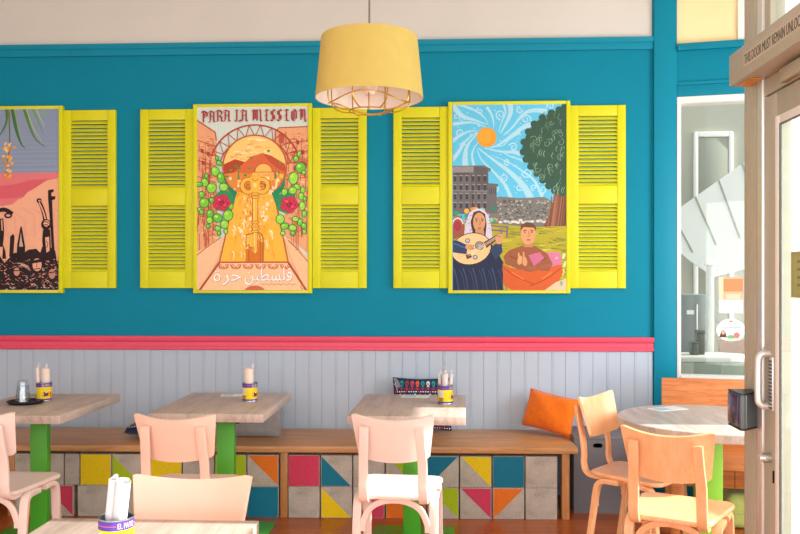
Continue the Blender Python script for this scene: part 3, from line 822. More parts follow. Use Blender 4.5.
def cushion(name, m, w, h, t, loc, rot, label, seed=0, pipe=True):
    r = tag(empty(name, loc, rot=rot), label, 'cushion')
    cv = pillow(m, w, h, t, seed=seed).build('cover', r, smooth=60)
    if pipe:
        b = MB(); piping(b, m, w, h); b.build('piping', cv)
    return r
cushion('pillow', M['orange_fabric'], .36, .25, .16, (.752, -.200, .596), (R(-14), R(8), R(-36)), 'orange velvet pillow leaning at the right end of the long bench', 3)
cushion('cushion', M['grey_fabric'], .41, .30, .10, (-1.232, -.285, .575), (R(-38), 0, R(2)), 'plain grey cushion half hidden behind a table on the long bench', 5)
def embroidered(w, h, t, loc, rot, label, seed):
    r = cushion('cushion', fabric_navy, w, h, t, loc, rot, label, seed, False)
    r['category'] = 'cushion'
    A = Art(0, 0, 60, 54, w * .97, h * .97, 4e-5)
    navy, plum = (34, 52, 84), (92, 46, 82)
    A.poly([(0, 0), (60, 0), (60, 54), (0, 54)], navy)
    drops = [(216, 216, 220), (30, 158, 150), (150, 70, 56), (214, 66, 92), (232, 98, 54), (40, 150, 150)]
    for band, y in ((0, 0), (1, 20), (2, 38)):
        A.poly([(0, y + 10), (60, y + 10), (60, y + 13.2), (0, y + 13.2)], plum)
        for k in range(11):
            c = drops[(k + band * 2) % 6]; x = 3 + k * 5.6
            A.ell(x, y + 5.4, 1.9, 2.9, c); A.ell(x, y + 6, .8, 1.3, navy); A.poly([(x - 1.6, y + 9.6), (x, y + 7.9), (x + 1.6, y + 9.6)], c)
            A.ell(x, y + 11.6, 1.0, .8, (196, 70, 60))
        for k in range(24): A.ell(1.6 + k * 2.5, y + 14.6, .8, .7, (230, 222, 230) if k % 5 else (206, 86, 130), n=10)
        for k in range(12): A.poly([(k * 5.2, y + 18.6), (k * 5.2 + 2.2, y + 16.4), (k * 5.2 + 4.4, y + 18.6)], [(60, 130, 150), (226, 226, 228), (200, 80, 60)][k % 3])
    A.line([(0, 0), (4, 4), (6, 10)], 3.4, (132, 136, 150)); A.line([(0, 6), (3, 9), (4, 14)], 1.4, (150, 154, 166))
    f = pillow_fn(w, h, t)
    def bend(x, y, z):
        x0, y0, z0 = f(max(-.97, min(.97, x / (w / 2))), max(-.97, min(.97, (z - h * .485) / (h / 2))), -1)
        return (x0, y0 + y - .0075, z0)
    A.refine(.035)
    A.build('embroidery', M['woven'], r.children[0], bend=bend)
    return r
fabric_navy = fabric('navy_cotton', (40, 56, 88))
embroidered(.405, .36, .10, (-.102, -.112, .636), (R(-10), 0, R(-1)), 'navy embroidered cushion leaning on the beadboard behind the partly sunlit table', 8)
embroidered(.38, .36, .09, (-1.835, -.34, .505), (R(-90), 0, R(6)), 'colourful embroidered cushion lying on the bench behind the blush chair', 9)
# green floor cushion under the banquette
b = MB(); bm = bmesh.new(); bmesh.ops.create_cube(bm, size=1)
for v in bm.verts: v.co = Vector((v.co.x * .46, v.co.y * .36, (v.co.z + .5) * .205))
bmesh.ops.bevel(bm, geom=bm.edges[:], offset=.055, segments=5, affect='EDGES', profile=.5); bmesh.ops.recalc_face_normals(bm, faces=bm.faces)
b.add(bm, M['lime_fabric'])
r = tag(empty('floor_cushion', (1.975, -.62, 0), WA), 'lime green floor cushion stored under the timber banquette', 'cushion')
cv = b.build('cover', r)
b = MB(); P = [(x, y, .10) for x, y in arc(.175, .125, .056, 0, 90, 4) + arc(-.175, .125, .056, 90, 180, 4) + arc(-.175, -.125, .056, 180, 270, 4) + arc(.175, -.125, .056, 270, 360, 4)]
b.tube(M['lime_fabric'], P, .005, 6, closed=True); b.build('piping', cv)

# ---------------------------------------------------------------- framed paintings and their shutters
PZ0, PZ1 = 1.388, 2.708
def picture(cx, w, label, art):
    r = tag(empty('framed_painting', (cx, 0, PZ0)), label, 'painting')
    H = PZ1 - PZ0; fw = .027
    b = MB()
    for lo, hi in (((-w / 2, -.042, 0), (-w / 2 + fw, 0, H)), ((w / 2 - fw, -.042, 0), (w / 2, 0, H)), ((-w / 2 + fw, -.042, 0), (w / 2 - fw, 0, fw * .72)), ((-w / 2 + fw, -.042, H - fw * .72), (w / 2 - fw, 0, H))):
        b.box(M['yellow'], lo, hi, .003)
    b.build('frame', r)
    b = MB(); b.box(M['paper'], (-w / 2 + fw * .6, -.034, fw * .5), (w / 2 - fw * .6, -.004, H - fw * .5)); b.build('backing_board', r)
    art.build('canvas', M['art'], r, (0, -.0343, fw * .8))
    return r
IW, IH = .835 - .054, 1.32 - .0432
rnd = random.Random(4)

# left: rally at dusk with palm fronds (only its right half is in the picture)
A = Art(-50, 109.4, 58.6, 289, IW, IH)
A.poly([(-50, 109), (59, 109), (59, 290), (-50, 290)], (134, 150, 180))
for k in range(14): y = 112 + k * 4.4; A.line([(-50, y), (-10, y + rnd.uniform(-1, 1)), (59, y + rnd.uniform(-1, 1))], 1.5, (130 + k, 148 + k, 178 + k // 2))
A.poly([(-50, 173), (59, 172.5), (59, 290), (-50, 290)], (226, 122, 128))
A.poly([(-50, 183), (-4, 186), (14, 184), (30, 180), (59, 178), (59, 182), (46, 182), (42, 186), (36, 187), (33, 190), (28, 191), (24, 196), (12, 198), (-50, 200)], (218, 96, 112))
A.poly([(59, 178), (47, 180), (42, 183), (36, 187), (32, 189.5), (27, 192), (23, 197), (18, 199), (12, 204), (-2, 206), (-50, 212), (-50, 290), (59, 290)], (240, 178, 146))
for k in range(10): A.line([(-40 + k * 10, 206 + rnd.uniform(-2, 4)), (-26 + k * 10, 214 + rnd.uniform(-3, 6)), (-20 + k * 9, 236)], 1.6, (236, 170, 142), 3)
for P, w, c in [([(6, 109), (6, 122), (0, 134), (-6, 140)], 3, (70, 120, 60)), ([(8, 109), (9, 130), (9, 150), (8, 160)], 1.4, (110, 120, 50)), ([(12, 109), (16, 130), (21, 144), (25, 148)], 4.2, (64, 112, 70)), ([(14, 109), (18, 128), (23, 143)], 1.2, (150, 170, 90)),
                ([(24, 109), (30, 128), (36, 140), (45, 147)], 3.6, (84, 130, 70)), ([(26, 109), (33, 128), (42, 142)], 1.2, (176, 190, 110)), ([(32, 109), (38, 122), (43, 134)], 2.4, (104, 158, 84)), ([(41, 109), (44, 114), (48, 118)], 2.2, (120, 180, 84)), ([(36, 109), (40, 118), (44, 127)], 1.0, (180, 200, 120)),
                ([(-4, 109), (-10, 128), (-22, 142)], 3.6, (74, 120, 64)), ([(-14, 109), (-24, 124), (-40, 134)], 3.4, (84, 130, 70))]:
    A.line(P, w, c, .5, 6)
A.line([(9, 112), (9.5, 140), (8, 156), (5, 176)], .9, (104, 110, 50), smooth=5)
for k in range(34):
    t = rnd.random(); x = 7 + rnd.gauss(0, 3.6 - 1.5 * t); y = 142 + t * 36
    A.ell(x, y, 1.9, 1.2, rnd.choice([(226, 158, 52), (236, 176, 84), (214, 132, 44), (240, 196, 120)]), rnd.uniform(0, 180), 8)
DK = (34, 18, 22); SK = (232, 170, 146)
A.poly([(-50, 246), (-30, 240), (-18, 246), (-8, 238), (0, 256), (4, 262), (10, 256), (14, 252), (24, 252), (28, 249), (36, 248), (40, 252), (42, 246), (45, 242), (49, 246), (55, 250), (57, 262), (59, 252), (59, 290), (-50, 290)], DK)
for k in range(420):
    x = rnd.uniform(-48, 58); y = rnd.uniform(258, 289); a = rnd.uniform(-.8, .8); l = rnd.uniform(.8, 3)
    A.line([(x, y), (x + l * .5, y + l * a * .6 + .5), (x + l, y + l * a)], rnd.uniform(.4, 1.1), rnd.choice([SK, (206, 138, 124), (200, 184, 176), (120, 54, 60)]), .3)
# raised fist with a long key, a hand with a bayonet, a clenched hand at the left
A.poly([(48, 190), (53, 189), (54, 191), (51, 193), (51.6, 196), (55.4, 196), (55, 199), (52, 200), (53, 225), (54.6, 253), (52, 254), (50, 222), (48, 198)], DK)
A.line([(38, 200), (41, 205), (44, 214), (46, 224), (48, 228)], 3.4, DK, 4.4, 4); A.line([(39, 202), (43, 211), (46, 221)], 1.4, SK, 1.6, 4)
A.ell(39, 200, 2.6, 2, DK); A.ell(39.4, 200.4, 1.3, .8, SK)
A.ell(46, 224, 5, 5.4, DK); A.ell(46.4, 223, 3.2, 3.2, SK); A.line([(43, 222), (46, 221), (49, 223)], .8, DK); A.line([(43.5, 224.5), (46, 224), (49, 225.5)], .8, DK)
A.poly([(43, 229), (50, 229), (51, 254), (44, 254), (42, 240)], DK); A.poly([(45, 237), (49, 236), (49.6, 250), (46.4, 252)], SK); A.line([(46, 240), (48, 243), (46.6, 247)], .6, DK)
A.poly([(20.4, 226), (21.6, 226), (25, 246), (25, 262), (16, 262), (17, 244)], DK); A.poly([(21, 230), (23, 246), (19, 246)], (210, 170, 156)); A.line([(21, 230), (22.4, 242)], .8, DK)
A.poly([(10, 236), (13, 233), (14.4, 236), (13, 256), (9, 256)], DK); A.poly([(3, 244), (5, 250), (6, 258), (2, 258)], DK)
A.line([(-6, 216), (0, 210), (6, 210), (12, 214)], 4.4, DK, 5.0, 4); A.line([(-2, 213), (4, 212), (10, 215)], 1.6, SK, 1.2, 4); A.ell(8, 215, 4, 2.8, DK); A.ell(8, 215, 2.2, 1.2, SK)
A.line([(1, 218), (1.6, 232), (0, 246)], 4, DK, 5, 4); A.line([(1.4, 219), (2, 230)], 1.2, SK)
# a face among the crowd
A.ell(36, 262, 6.4, 9, DK); A.ell(37, 264, 4.6, 6.4, SK); A.poly([(31, 260), (42, 258), (42.6, 261), (31, 263)], DK); A.line([(34, 268.4), (40, 267.6)], .9, DK); A.line([(37, 262), (36, 266), (38, 266)], .5, DK)
A.ell(16, 272, 4.4, 6, DK); A.ell(16.6, 271, 3, 4, (212, 150, 130)); A.line([(13.6, 270), (19.4, 269.4)], 1.0, DK); A.ell(52, 273, 3.4, 5, (196, 134, 118)); A.line([(49, 272), (55, 271)], 1.1, DK)
for k in range(5): A.line([(20 + k * 1.8, 262 + k * .6), (24 + k * 1.6, 266 + k)], .9, SK, .4)
picture(-3.053, .835, 'rally painting with raised fists and palm fronds, cut by the picture edge', A)

# middle: the keyhole painting
A = Art(198.4, 107.0, 307.6, 289.6, IW, IH)
BRN = (176, 70, 50); LB = (206, 104, 74); ORG = (232, 150, 100)
A.poly([(198, 106), (308, 106), (308, 290), (198, 290)], (206, 222, 214))
for k in range(60): x = rnd.uniform(198, 308); y = rnd.uniform(108, 150); A.line([(x, y), (x + rnd.uniform(-.4, .4), y + rnd.uniform(3, 9))], .5, rnd.choice([(186, 214, 206), (222, 220, 206), (196, 206, 200)]))
# street and buildings
A.poly([(198, 252), (214, 238), (290, 238), (308, 258), (308, 290), (198, 290)], (236, 190, 142))
A.poly([(198, 119.6), (216.5, 132), (217.6, 140), (219, 236), (210, 246), (198, 256)], (228, 166, 122))
A.poly([(275, 131), (279, 128), (308, 127), (308, 254), (292, 240), (284, 236), (284, 150), (276, 144)], (230, 168, 122))
for k in range(260):
    left = rnd.random() < .5
    x = rnd.uniform(199, 216) if left else rnd.uniform(286, 307); y = rnd.uniform(136 if not left else 138, 238)
    w_ = rnd.uniform(1.5, 4); h_ = rnd.uniform(1, 3); c = rnd.choice([(218, 136, 96), (236, 176, 128), (206, 120, 86), (246, 200, 150), (214, 138, 104)])
    A.poly([(x, y), (x + w_, y + .3), (x + w_, y + h_), (x, y + h_)], c)
for k in range(90):
    left = k % 2; x = rnd.uniform(199, 215) if left else rnd.uniform(287, 307); y = rnd.uniform(138, 234)
    A.line([(x, y), (x + rnd.uniform(-.5, .5), y + rnd.uniform(6, 20))], .5, BRN)
for k in range(170):
    left = k % 2; x = rnd.uniform(199, 213) if left else rnd.uniform(287, 304); y = rnd.uniform(134, 236); d = .35 if left else -.2
    A.line([(x, y), (x + rnd.uniform(1.5, 4), y + d)], .4, rnd.choice([BRN, LB, (150, 62, 46)]))
for y in (146, 156, 166, 182): A.line([(199, y - 6), (217, y)], .7, BRN); A.line([(285, y - 2), (308, y - 5)], .7, BRN)
A.line([(198, 119.6), (216.5, 132), (217.5, 140)], 1.1, BRN); A.line([(275.5, 145), (275.4, 132), (279, 128), (308, 127)], 1.0, BRN); A.line([(286, 132), (286, 148)], .8, BRN); A.poly([(279, 134), (285, 134), (284, 144), (279, 143)], (190, 92, 70))
for x, y in ((202, 148), (208, 151), (203, 160), (301, 150), (303, 162), (296, 140)): A.poly([(x, y), (x + 3, y + 1), (x + 3, y + 5), (x, y + 4)], (160, 66, 50))
A.poly([(198, 252), (210, 244), (222, 236), (226, 240), (206, 289), (198, 289)], (240, 196, 154)); A.line([(198, 255), (209, 246), (222, 237)], .8, BRN)
A.poly([(284, 238), (290, 242), (308, 258), (308, 290), (304, 290)], (240, 194, 150)); A.line([(288, 240), (298, 250), (308, 262)], .8, BRN)
for x in (207, 209.4, 296, 298): A.line([(x, 228), (x, 247 if x < 250 else 250)], .8, LB)
# bridge arch with its lattice
o_ = arc(255.5, 170, 45, 198, 342, 20); i_ = arc(255.5, 172.5, 36, 196, 344, 20)
for k in range(0, 20): A.line([o_[k], i_[k + 1]] if k % 2 else [i_[k], o_[k + 1]], .8, BRN)
A.line(o_, 1.6, BRN); A.line(i_, 1.2, BRN)
# keyhole
KH = arc(255.3, 166.5, 31.2, 127, 413, 40) + [(288.2, 261.6), (220.8, 261.6)]
A.poly(KH, (246, 186, 66))
sky = arc(255.3, 166.5, 30.4, 180, 360, 30)
A.poly(sky, (246, 206, 120))
for k in range(26):
    y = rnd.uniform(138, 160); hw = math.sqrt(max(0, 30 ** 2 - (166.5 - y) ** 2)) - 3; x = 255 + rnd.uniform(-hw, hw * .6)
    A.line([(x, y), (x + 4, y - .6), (x + rnd.uniform(6, 9), y + .4)], rnd.uniform(.8, 2), rnd.choice([(250, 226, 180), (244, 180, 90), (252, 238, 206), (232, 150, 110)]), .4)
A.poly([(225, 164), (236, 159), (246, 162), (254, 166), (240, 178), (228, 180), (224.6, 172)], (176, 66, 40))
A.poly([(226, 181), (240, 167), (252, 156.5), (263, 153), (272, 156), (285, 164), (286.4, 172), (284, 182)], (214, 104, 58))
A.poly([(263, 153), (272, 156), (285, 164), (286.3, 172), (280, 170), (270, 162)], (190, 80, 48))
A.poly([(225, 174), (238, 172), (250, 174), (286, 174), (286, 192), (226, 192)], (222, 140, 60))
A.ell(264, 172, 8.4, 8.4, (246, 190, 96), n=20, a0=180, a1=360); A.ring(264, 172, 8.4, 8.4, .6, BRN, a0=180, a1=360)
A.poly([(254, 172), (274, 172), (274, 180), (254, 180)], (240, 182, 90)); A.line([(254, 172), (274, 172)], .6, BRN); A.line([(253, 175), (275, 175)], .5, LB)
for k in range(150):
    y = rnd.uniform(172, 226); hw = 26 if y < 182 else max(12, 26 - (y - 182) * .6); x = 255.3 + rnd.uniform(-hw, hw); w_ = rnd.uniform(1.2, 3.6); h_ = rnd.uniform(1.6, 5)
    A.poly([(x, y), (x + w_, y), (x + w_, y + h_), (x, y + h_)], rnd.choice([(250, 220, 170), (246, 190, 90), (232, 150, 50), (252, 234, 200), (240, 170, 60)]))
for k in range(26): x = 255.3 + rnd.uniform(-20, 20); y = rnd.uniform(178, 224); A.line([(x, y), (x, y + rnd.uniform(2, 6))], .45, (196, 96, 40))
for x, y in ((237, 166), (240, 168), (232, 170), (246, 175), (250, 168), (269, 151), (280, 163), (279, 172), (228, 176), (252, 158)): A.ell(x, y, 1.7, 1.2, (104, 140, 60), n=10)
for x in (239.5, 276, 255): A.poly([(x - 1, 179), (x, 167), (x + 1, 179)], (70, 130, 70))
for k in range(110):
    y = rnd.uniform(222, 253); hw = 17 + (y - 200) * .22; x = 255 + rnd.uniform(-hw, hw * .7)
    A.line([(x, y), (x + 1.5, y + 3), (x + 1, y + rnd.uniform(5, 9))], rnd.uniform(1, 2.6), rnd.choice([(252, 196, 60), (246, 176, 40), (254, 224, 140), (240, 160, 44), (252, 236, 190)]), .6)
A.line(arc(255.3, 166.5, 31.2, 127, 413, 40), 1.4, (186, 96, 50)); A.line([(236.4, 191.4), (220.8, 261.6), (288.2, 261.6), (274.2, 191.4)], 1.6, (180, 84, 44))
A.poly([(225.6, 176), (230, 186), (238, 192), (234, 206), (230, 202), (232, 194), (226, 184)], (26, 134, 90)); A.poly([(285, 176), (281, 186), (272, 193), (277, 207), (281, 202), (279, 195), (285, 186)], (26, 134, 90))
# the key
GK, GD = (240, 186, 70), (176, 92, 36)
A.poly([(246.4, 261), (246.4, 249), (250, 248), (253, 250), (255.6, 253), (258.6, 250), (259, 240), (263, 242), (263.4, 261)], (214, 120, 30))
for cx in (249.2, 262.2): A.ring(cx, 185.6, 6.2, 6.4, 5.0, GD); A.ring(cx, 185.6, 6.2, 6.4, 3.6, GK); A.curl(cx, 185.6, 3.0, 1.1, 0, 1.1, GD, 1 if cx < 255 else -1)
A.poly([(251, 177), (256, 175), (261, 177), (260, 193), (252, 193)], GK); A.ell(255.8, 174.4, 3, 2, GK); A.ell(255.8, 185, 1.6, 2.4, (250, 220, 140)); A.line([(252.5, 179), (255.8, 181), (259, 179)], .6, GD)
A.poly([(252.6, 192), (259, 192), (258.2, 250), (253.6, 250)], GD); A.poly([(253.4, 192), (258.4, 192), (257.6, 250), (254.2, 250)], GK); A.line([(254.8, 196), (255, 246)], .7, (252, 224, 140))
for y in (194, 197, 222, 226, 231): A.ell(255.8, y, 4.2, 1.5, GD); A.ell(255.8, y, 3.5, 1.0, GK)
A.poly([(246.4, 234), (254, 232.6), (254, 248.5), (250, 248), (249.6, 245), (246.4, 247)], GD); A.poly([(247.2, 235), (253.8, 233.6), (253.8, 247), (250.6, 246.6), (250, 243.8), (247.2, 245.4)], GK)
A.line([(258.4, 232), (262, 234), (263.6, 240), (263.6, 261)], 1.2, GD, smooth=4); A.line([(258.4, 234), (260.4, 236), (261, 242), (261, 261)], .7, GD, smooth=4); A.line([(249.6, 261), (249.6, 250), (252, 249)], .8, GD)
# cactus pads and roses
def pads(L):
    for x, y, rx, ry, ro in L: A.ell(x, y, rx + .7, ry + .7, (20, 110, 70), ro, 16); A.ell(x, y, rx, ry, rnd.choice([(124, 206, 50), (140, 216, 60), (106, 196, 56), (156, 222, 70)]), ro, 16); A.ell(x - rx * .3, y - ry * .35, rx * .4, ry * .35, (176, 232, 96), ro, 10)
lp = [(220.6, 163, 2.8, 2.2, 20), (218.5, 158, 1.4, 2.0, 0), (216.6, 171, 3.6, 4.4, -20), (222, 177.6, 3.2, 5.2, -5), (224.8, 186.8, 4, 3.6, 10), (213, 187.6, 4.4, 4.8, 10), (206.2, 182, 3, 4, -20), (207.8, 175.6, 1.6, 2, 0), (200.6, 184, 3.4, 2, -10), (203, 194, 2.4, 3, 10), (205.6, 202.4, 4.4, 4.6, 0), (201, 209, 1.6, 1.6, 0), (203, 211.6, 2, 2, 0), (211.4, 213.4, 3, 4, 10), (211, 219.8, 2.8, 3, 0), (209.6, 226, 1.8, 2, 0), (218.8, 217.6, 4.4, 4, 20), (229.2, 215, 4.6, 5, 10), (225.6, 224, 3.6, 4, -10), (219, 228, 2.6, 2.4, 0), (227, 231, 1.6, 2.2, 0), (220.4, 233, 1.4, 2.4, 10), (213, 200, 2.2, 2.6, 0), (232, 206, 2, 3, 0)]
rp = [(299, 154, 1.4, 2.6, 20), (296, 159, 2.2, 2.6, 0), (300.4, 168, 4.6, 4.8, 0), (303.6, 172.6, 2, 1.6, 0), (293.4, 178.4, 4.2, 5.8, 10), (297, 186.8, 3, 2.2, 30), (292.6, 190.6, 3.6, 3.4, 0), (284.6, 192, 2.6, 3.2, 20), (302.6, 190, 2, 2.8, 10), (301, 196.4, 2.4, 3.4, 0), (302, 206, 2.6, 4, 0), (304.6, 199, 1.4, 2, 0), (304, 214, 2, 3, 10), (280.4, 219, 3.8, 4.4, 0), (284.6, 226, 3.8, 2.8, -20), (292.6, 227.6, 3.4, 2.8, 10), (283, 233, 2, 1.8, 0), (293, 233, 2, 2, 0), (300, 222, 2, 3.4, 20), (303.6, 225.6, 2.4, 2.6, 0), (304, 231.6, 1.6, 2, 0), (295.4, 219, 3, 2.2, 10)]
A.poly([(214, 197), (222, 190), (232, 191), (236, 202), (228, 211), (217, 210)], (40, 146, 90)); A.poly([(276, 198), (283, 192), (295, 194), (297, 208), (288, 214), (278, 210)], (40, 146, 90))
pads(lp); pads(rp)
for cx, cy in ((223, 202.4), (289.4, 204.4)):
    for rr, c in ((8.2, (150, 24, 50)), (7.6, (206, 52, 84))):
        A.poly([(cx + (rr + .8 * math.sin(5 * t + 1)) * 1.06 * math.cos(t), cy + (rr + .8 * math.sin(5 * t + 1)) * math.sin(t)) for t in [k * PI / 16 for k in range(32)]], c)
    for k in range(10): a = k * .66; A.ring(cx + 3.8 * math.cos(a), cy + 3.6 * math.sin(a), 2.6, 2.2, .55, (144, 20, 50), k * 40, 0, 220, 10)
    A.curl(cx, cy, 3.2, 1.8, 40, .7, (140, 18, 48)); A.ell(cx - 2.4, cy - 3, 1.8, 1.0, (230, 96, 120), 30, 10); A.ell(cx + 3, cy + 2, 1.8, 1.0, (226, 84, 112), -30, 10)
# scroll border and white lettering at the foot
A.poly([(220, 262), (289, 262), (305.4, 290), (201.4, 290)], (242, 198, 154))
for k in range(6): x = 222 + k * 12.2; A.curl(x, 265.6, 2.8, 1.2, 0, 1.0, LB); A.curl(x + 5.4, 265.6, 2.8, 1.2, 180, 1.0, LB, -1); A.line([(x - 3, 264), (x + 3, 268.6), (x + 8, 264)], .9, LB, smooth=4)
A.line([(220.8, 262), (288.2, 262)], 1.0, BRN); A.line([(220.8, 262), (201, 290)], 2.0, BRN); A.line([(288.2, 262), (306, 290)], 2.0, BRN)
A.ell(255.4, 290.6, 10, 5.6, LB, n=30)
for dx, dy, c in ((.45, .45, (176, 120, 104)), (-.3, -.3, (200, 150, 130)), (0, 0, (252, 250, 252))):
    A.ring(218.4 + dx, 277 + dy, 2.6, 3.2, 1.3, c); A.line([(219.6 + dx, 273.8 + dy), (221.2 + dx, 276.6 + dy)], 1.3, c); A.ell(217.2 + dx, 271 + dy, .8, .8, c, n=8); A.ell(219.6 + dx, 270.8 + dy, .8, .8, c, n=8); A.text('\uFEAE\uFEA3', 232.8 + dx, 279.4 + dy, 19, 11, c)
    A.text('\uFEE6\uFEF4\uFEC4\uFEB4\uFEE0\uFED3', 268.8 + dx, 275.8 + dy, 46, 17, c)
for k in range(12): x = 262 + k * 2.9; A.line([(x, 283 + (k % 3) * .6), (x + 1.4, 284.6 - (k % 2)), (x + 2.4, 283.4)], .7, (206, 120, 92))
A.ring(302, 286, 1.4, 2.4, .7, LB)
# broken-letter title in broad pen strokes
RED = (166, 58, 62)
def glyph(ch, x, y, w, h):
    S = lambda *P: A.nib([(x + a * w, y + (1 - b_) * h) for a, b_ in P], RED, .8, -.5)
    if ch == 'P': S((.2, .95), (.32, .8), (.32, 0)); S((0, .82), (.2, 1), (.6, .92), (.92, .8), (.92, .5), (.6, .4), (.34, .5)); S((.55, .78), (.55, .55))
    if ch == 'A': S((.0, .80), (.25, 1), (.6, .88), (.88, .92)); S((.28, .85), (.28, .15), (.08, .0)); S((.82, .9), (.82, .1), (1.0, .0)); S((.3, .5), (.8, .54)); S((.02, .06), (.24, .02))
    if ch == 'R': S((.0, .82), (.24, 1), (.6, .92), (.86, .82), (.84, .6), (.4, .5)); S((.26, .9), (.26, .0)); S((.5, .5), (.84, .36), (.86, .06), (1, .0)); S((.06, .02), (.3, .04))
    if ch == 'L': S((.0, .86), (.3, 1), (.55, .9)); S((.36, .95), (.36, .1)); S((.0, .1), (.3, .0), (.6, .06), (1.15, .0), (1.15, .16))
    if ch == 'M': S((.0, .82), (.16, 1), (.36, .88)); S((.18, .92), (.18, .1), (.05, .0)); S((.24, .9), (.5, 1), (.54, .84), (.54, .04)); S((.56, .9), (.8, 1), (.88, .84), (.88, .08), (1, .0)); S((.36, .95), (.36, .2))
    if ch == 'I': S((.1, .84), (.4, 1), (.9, .9)); S((.5, .95), (.5, .08)); S((.1, .02), (.5, .08), (.95, .0)); S((.2, .5), (.75, .5))
    if ch == 'S': S((.95, .86), (.6, 1), (.2, .86), (.22, .62), (.8, .44), (.82, .16), (.45, .0), (.05, .12)); S((.5, .92), (.5, .12))
    if ch == 'O': S((.5, 1), (.16, .8), (.16, .2), (.5, .0), (.86, .2), (.86, .8), (.5, 1)); S((.5, .86), (.5, .16))
    if ch == 'N': S((.0, .82), (.22, 1), (.44, .88)); S((.28, .92), (.28, .08), (.08, .0)); S((.36, .9), (.66, 1), (.82, .86), (.82, .1), (.98, -.06), (.7, -.1)); S((.5, .9), (.5, .3))
for ch, x, w_ in [('P', 203, 6), ('A', 210, 6.2), ('R', 217.4, 6.4), ('A', 224.6, 6.6), ('L', 236, 5), ('A', 241.6, 6.6), ('M', 252.4, 10), ('I', 264.6, 4.8), ('S', 270.6, 5.2), ('S', 277, 5.2), ('I', 284, 5.2), ('O', 291, 6), ('N', 298.8, 7)]:
    glyph(ch, x, 109.8 if x > 215 else 110.6, w_, 11.6)
picture(-1.2855, .835, 'keyhole and key painting with red roses and lettering, middle of the wall', A)

# right: the oud player under a swirling sky
A = Art(452.4, 104.6, 566.6, 290.0, IW, IH)
SK1, WH = (92, 192, 230), (166, 214, 232)
A.poly([(452, 104), (567, 104), (567, 290), (452, 290)], SK1)
q = lambda x, y: (445 + x / 5.085, 95 + y / 5.085)
for P, w0, w1 in [([(40, 50), (90, 105), (150, 125), (215, 150)], 6, .6), ([(30, 148), (90, 140), (150, 140), (215, 165)], 4, .5), ([(60, 40), (150, 75), (200, 110), (222, 150)], 3, .5), ([(335, 48), (335, 95), (310, 150), (285, 195)], 6, .8), ([(300, 48), (310, 90), (290, 140), (275, 190)], 2.4, .5),
                  ([(520, 84), (450, 80), (400, 100), (350, 160), (300, 205)], 5, .8), ([(440, 150), (400, 165), (350, 200), (280, 250), (230, 270)], 5.5, .7), ([(385, 190), (330, 225), (300, 255), (262, 262)], 2.2, .5),
                  ([(440, 530), (400, 460), (330, 390), (250, 330), (170, 268)], 7.5, .8), ([(340, 530), (310, 460), (250, 390), (190, 330), (165, 275)], 4, .5), ([(500, 530), (460, 440), (400, 390), (330, 345), (240, 305)], 3, .5), ([(385, 300), (350, 290), (310, 290), (250, 280), (200, 268)], 4.5, .6),
                  ([(105, 360), (105, 300), (120, 250), (170, 190)], 6.5, .7), ([(36, 330), (70, 290), (110, 230), (168, 185)], 5, .6), ([(36, 235), (70, 210), (120, 185), (165, 180)], 4, .5), ([(150, 360), (140, 310), (150, 270), (172, 240)], 3, .5), ([(215, 60), (240, 100), (250, 140), (250, 170)], 3, .5), ([(440, 340), (390, 330), (330, 310), (280, 280)], 2.4, .4)]:
    A.line([q(*p) for p in P], w0, WH, w1, 6)
for x, y, r, t, a, s in [(285, 100, 5, 1.4, 90, 1), (415, 125, 5, 1.3, 20, -1), (350, 265, 4.4, 1.3, 200, 1), (420, 395, 5.4, 1.4, 180, -1), (318, 340, 3.4, 1.3, 60, 1), (80, 190, 4, 1.2, 120, 1), (500, 480, 4.6, 1.3, 200, -1), (380, 470, 3.6, 1.2, 0, 1), (60, 110, 3.4, 1.1, 30, -1), (180, 80, 3.6, 1.2, 250, -1), (300, 420, 4, 1.3, 90, -1), (540, 60, 4, 1.2, 160, 1), (90, 255, 3, 1.2, 0, -1), (455, 470, 3.4, 1.2, 90, 1), (260, 480, 4, 1.2, 200, 1), (380, 75, 3.6, 1.2, 0, 1)]:
    A.curl(*q(x, y), r, t, a, 1.5, WH, s)
for k in range(90):
    x, y = rnd.uniform(453, 560), rnd.uniform(106, 200)
    if math.hypot(x - 487, y - 137) > 13: A.ell(x, y, .75, .75, WH, n=8)
A.ell(487.2, 137.2, 9.8, 9.8, (250, 150, 36), n=40); A.ell(486.2, 136.4, 7.4, 7.4, (252, 162, 52), n=30)
# grey houses and hillside town
A.poly([(490, 200), (500, 196.4), (520, 198), (545, 197), (558, 205), (558, 228), (490, 226)], (118, 118, 114))
for k in range(260):
    x, y = rnd.uniform(492, 557), rnd.uniform(199, 222); w_, h_ = rnd.uniform(.8, 3), rnd.uniform(.6, 1.8); g = rnd.choice([78, 96, 140, 160, 176, 66, 110])
    A.poly([(x, y), (x + w_, y), (x + w_, y + h_), (x, y + h_)], (g, g, g - 4))
for k in range(24): x = 496 + k * 2.5; A.ell(x, 221 + rnd.uniform(-1, 1.6), 2.2, 1.3, rnd.choice([(214, 214, 210), (190, 190, 188), (120, 122, 118)]), n=10)
A.poly([(452, 165.6), (484, 165.2), (491.4, 168.6), (491, 171), (488.6, 171.6), (489, 183), (498.6, 184), (498.6, 186), (497, 187), (497.4, 213), (452, 214)], (104, 102, 104))
A.poly([(452, 168), (456, 166), (474, 166), (474, 172), (452, 172)], (140, 138, 138)); A.poly([(474, 166), (488, 168), (488, 190), (476, 188)], (90, 88, 92)); A.poly([(452, 173), (470, 173), (470, 174.4), (452, 174.4)], (76, 74, 78))
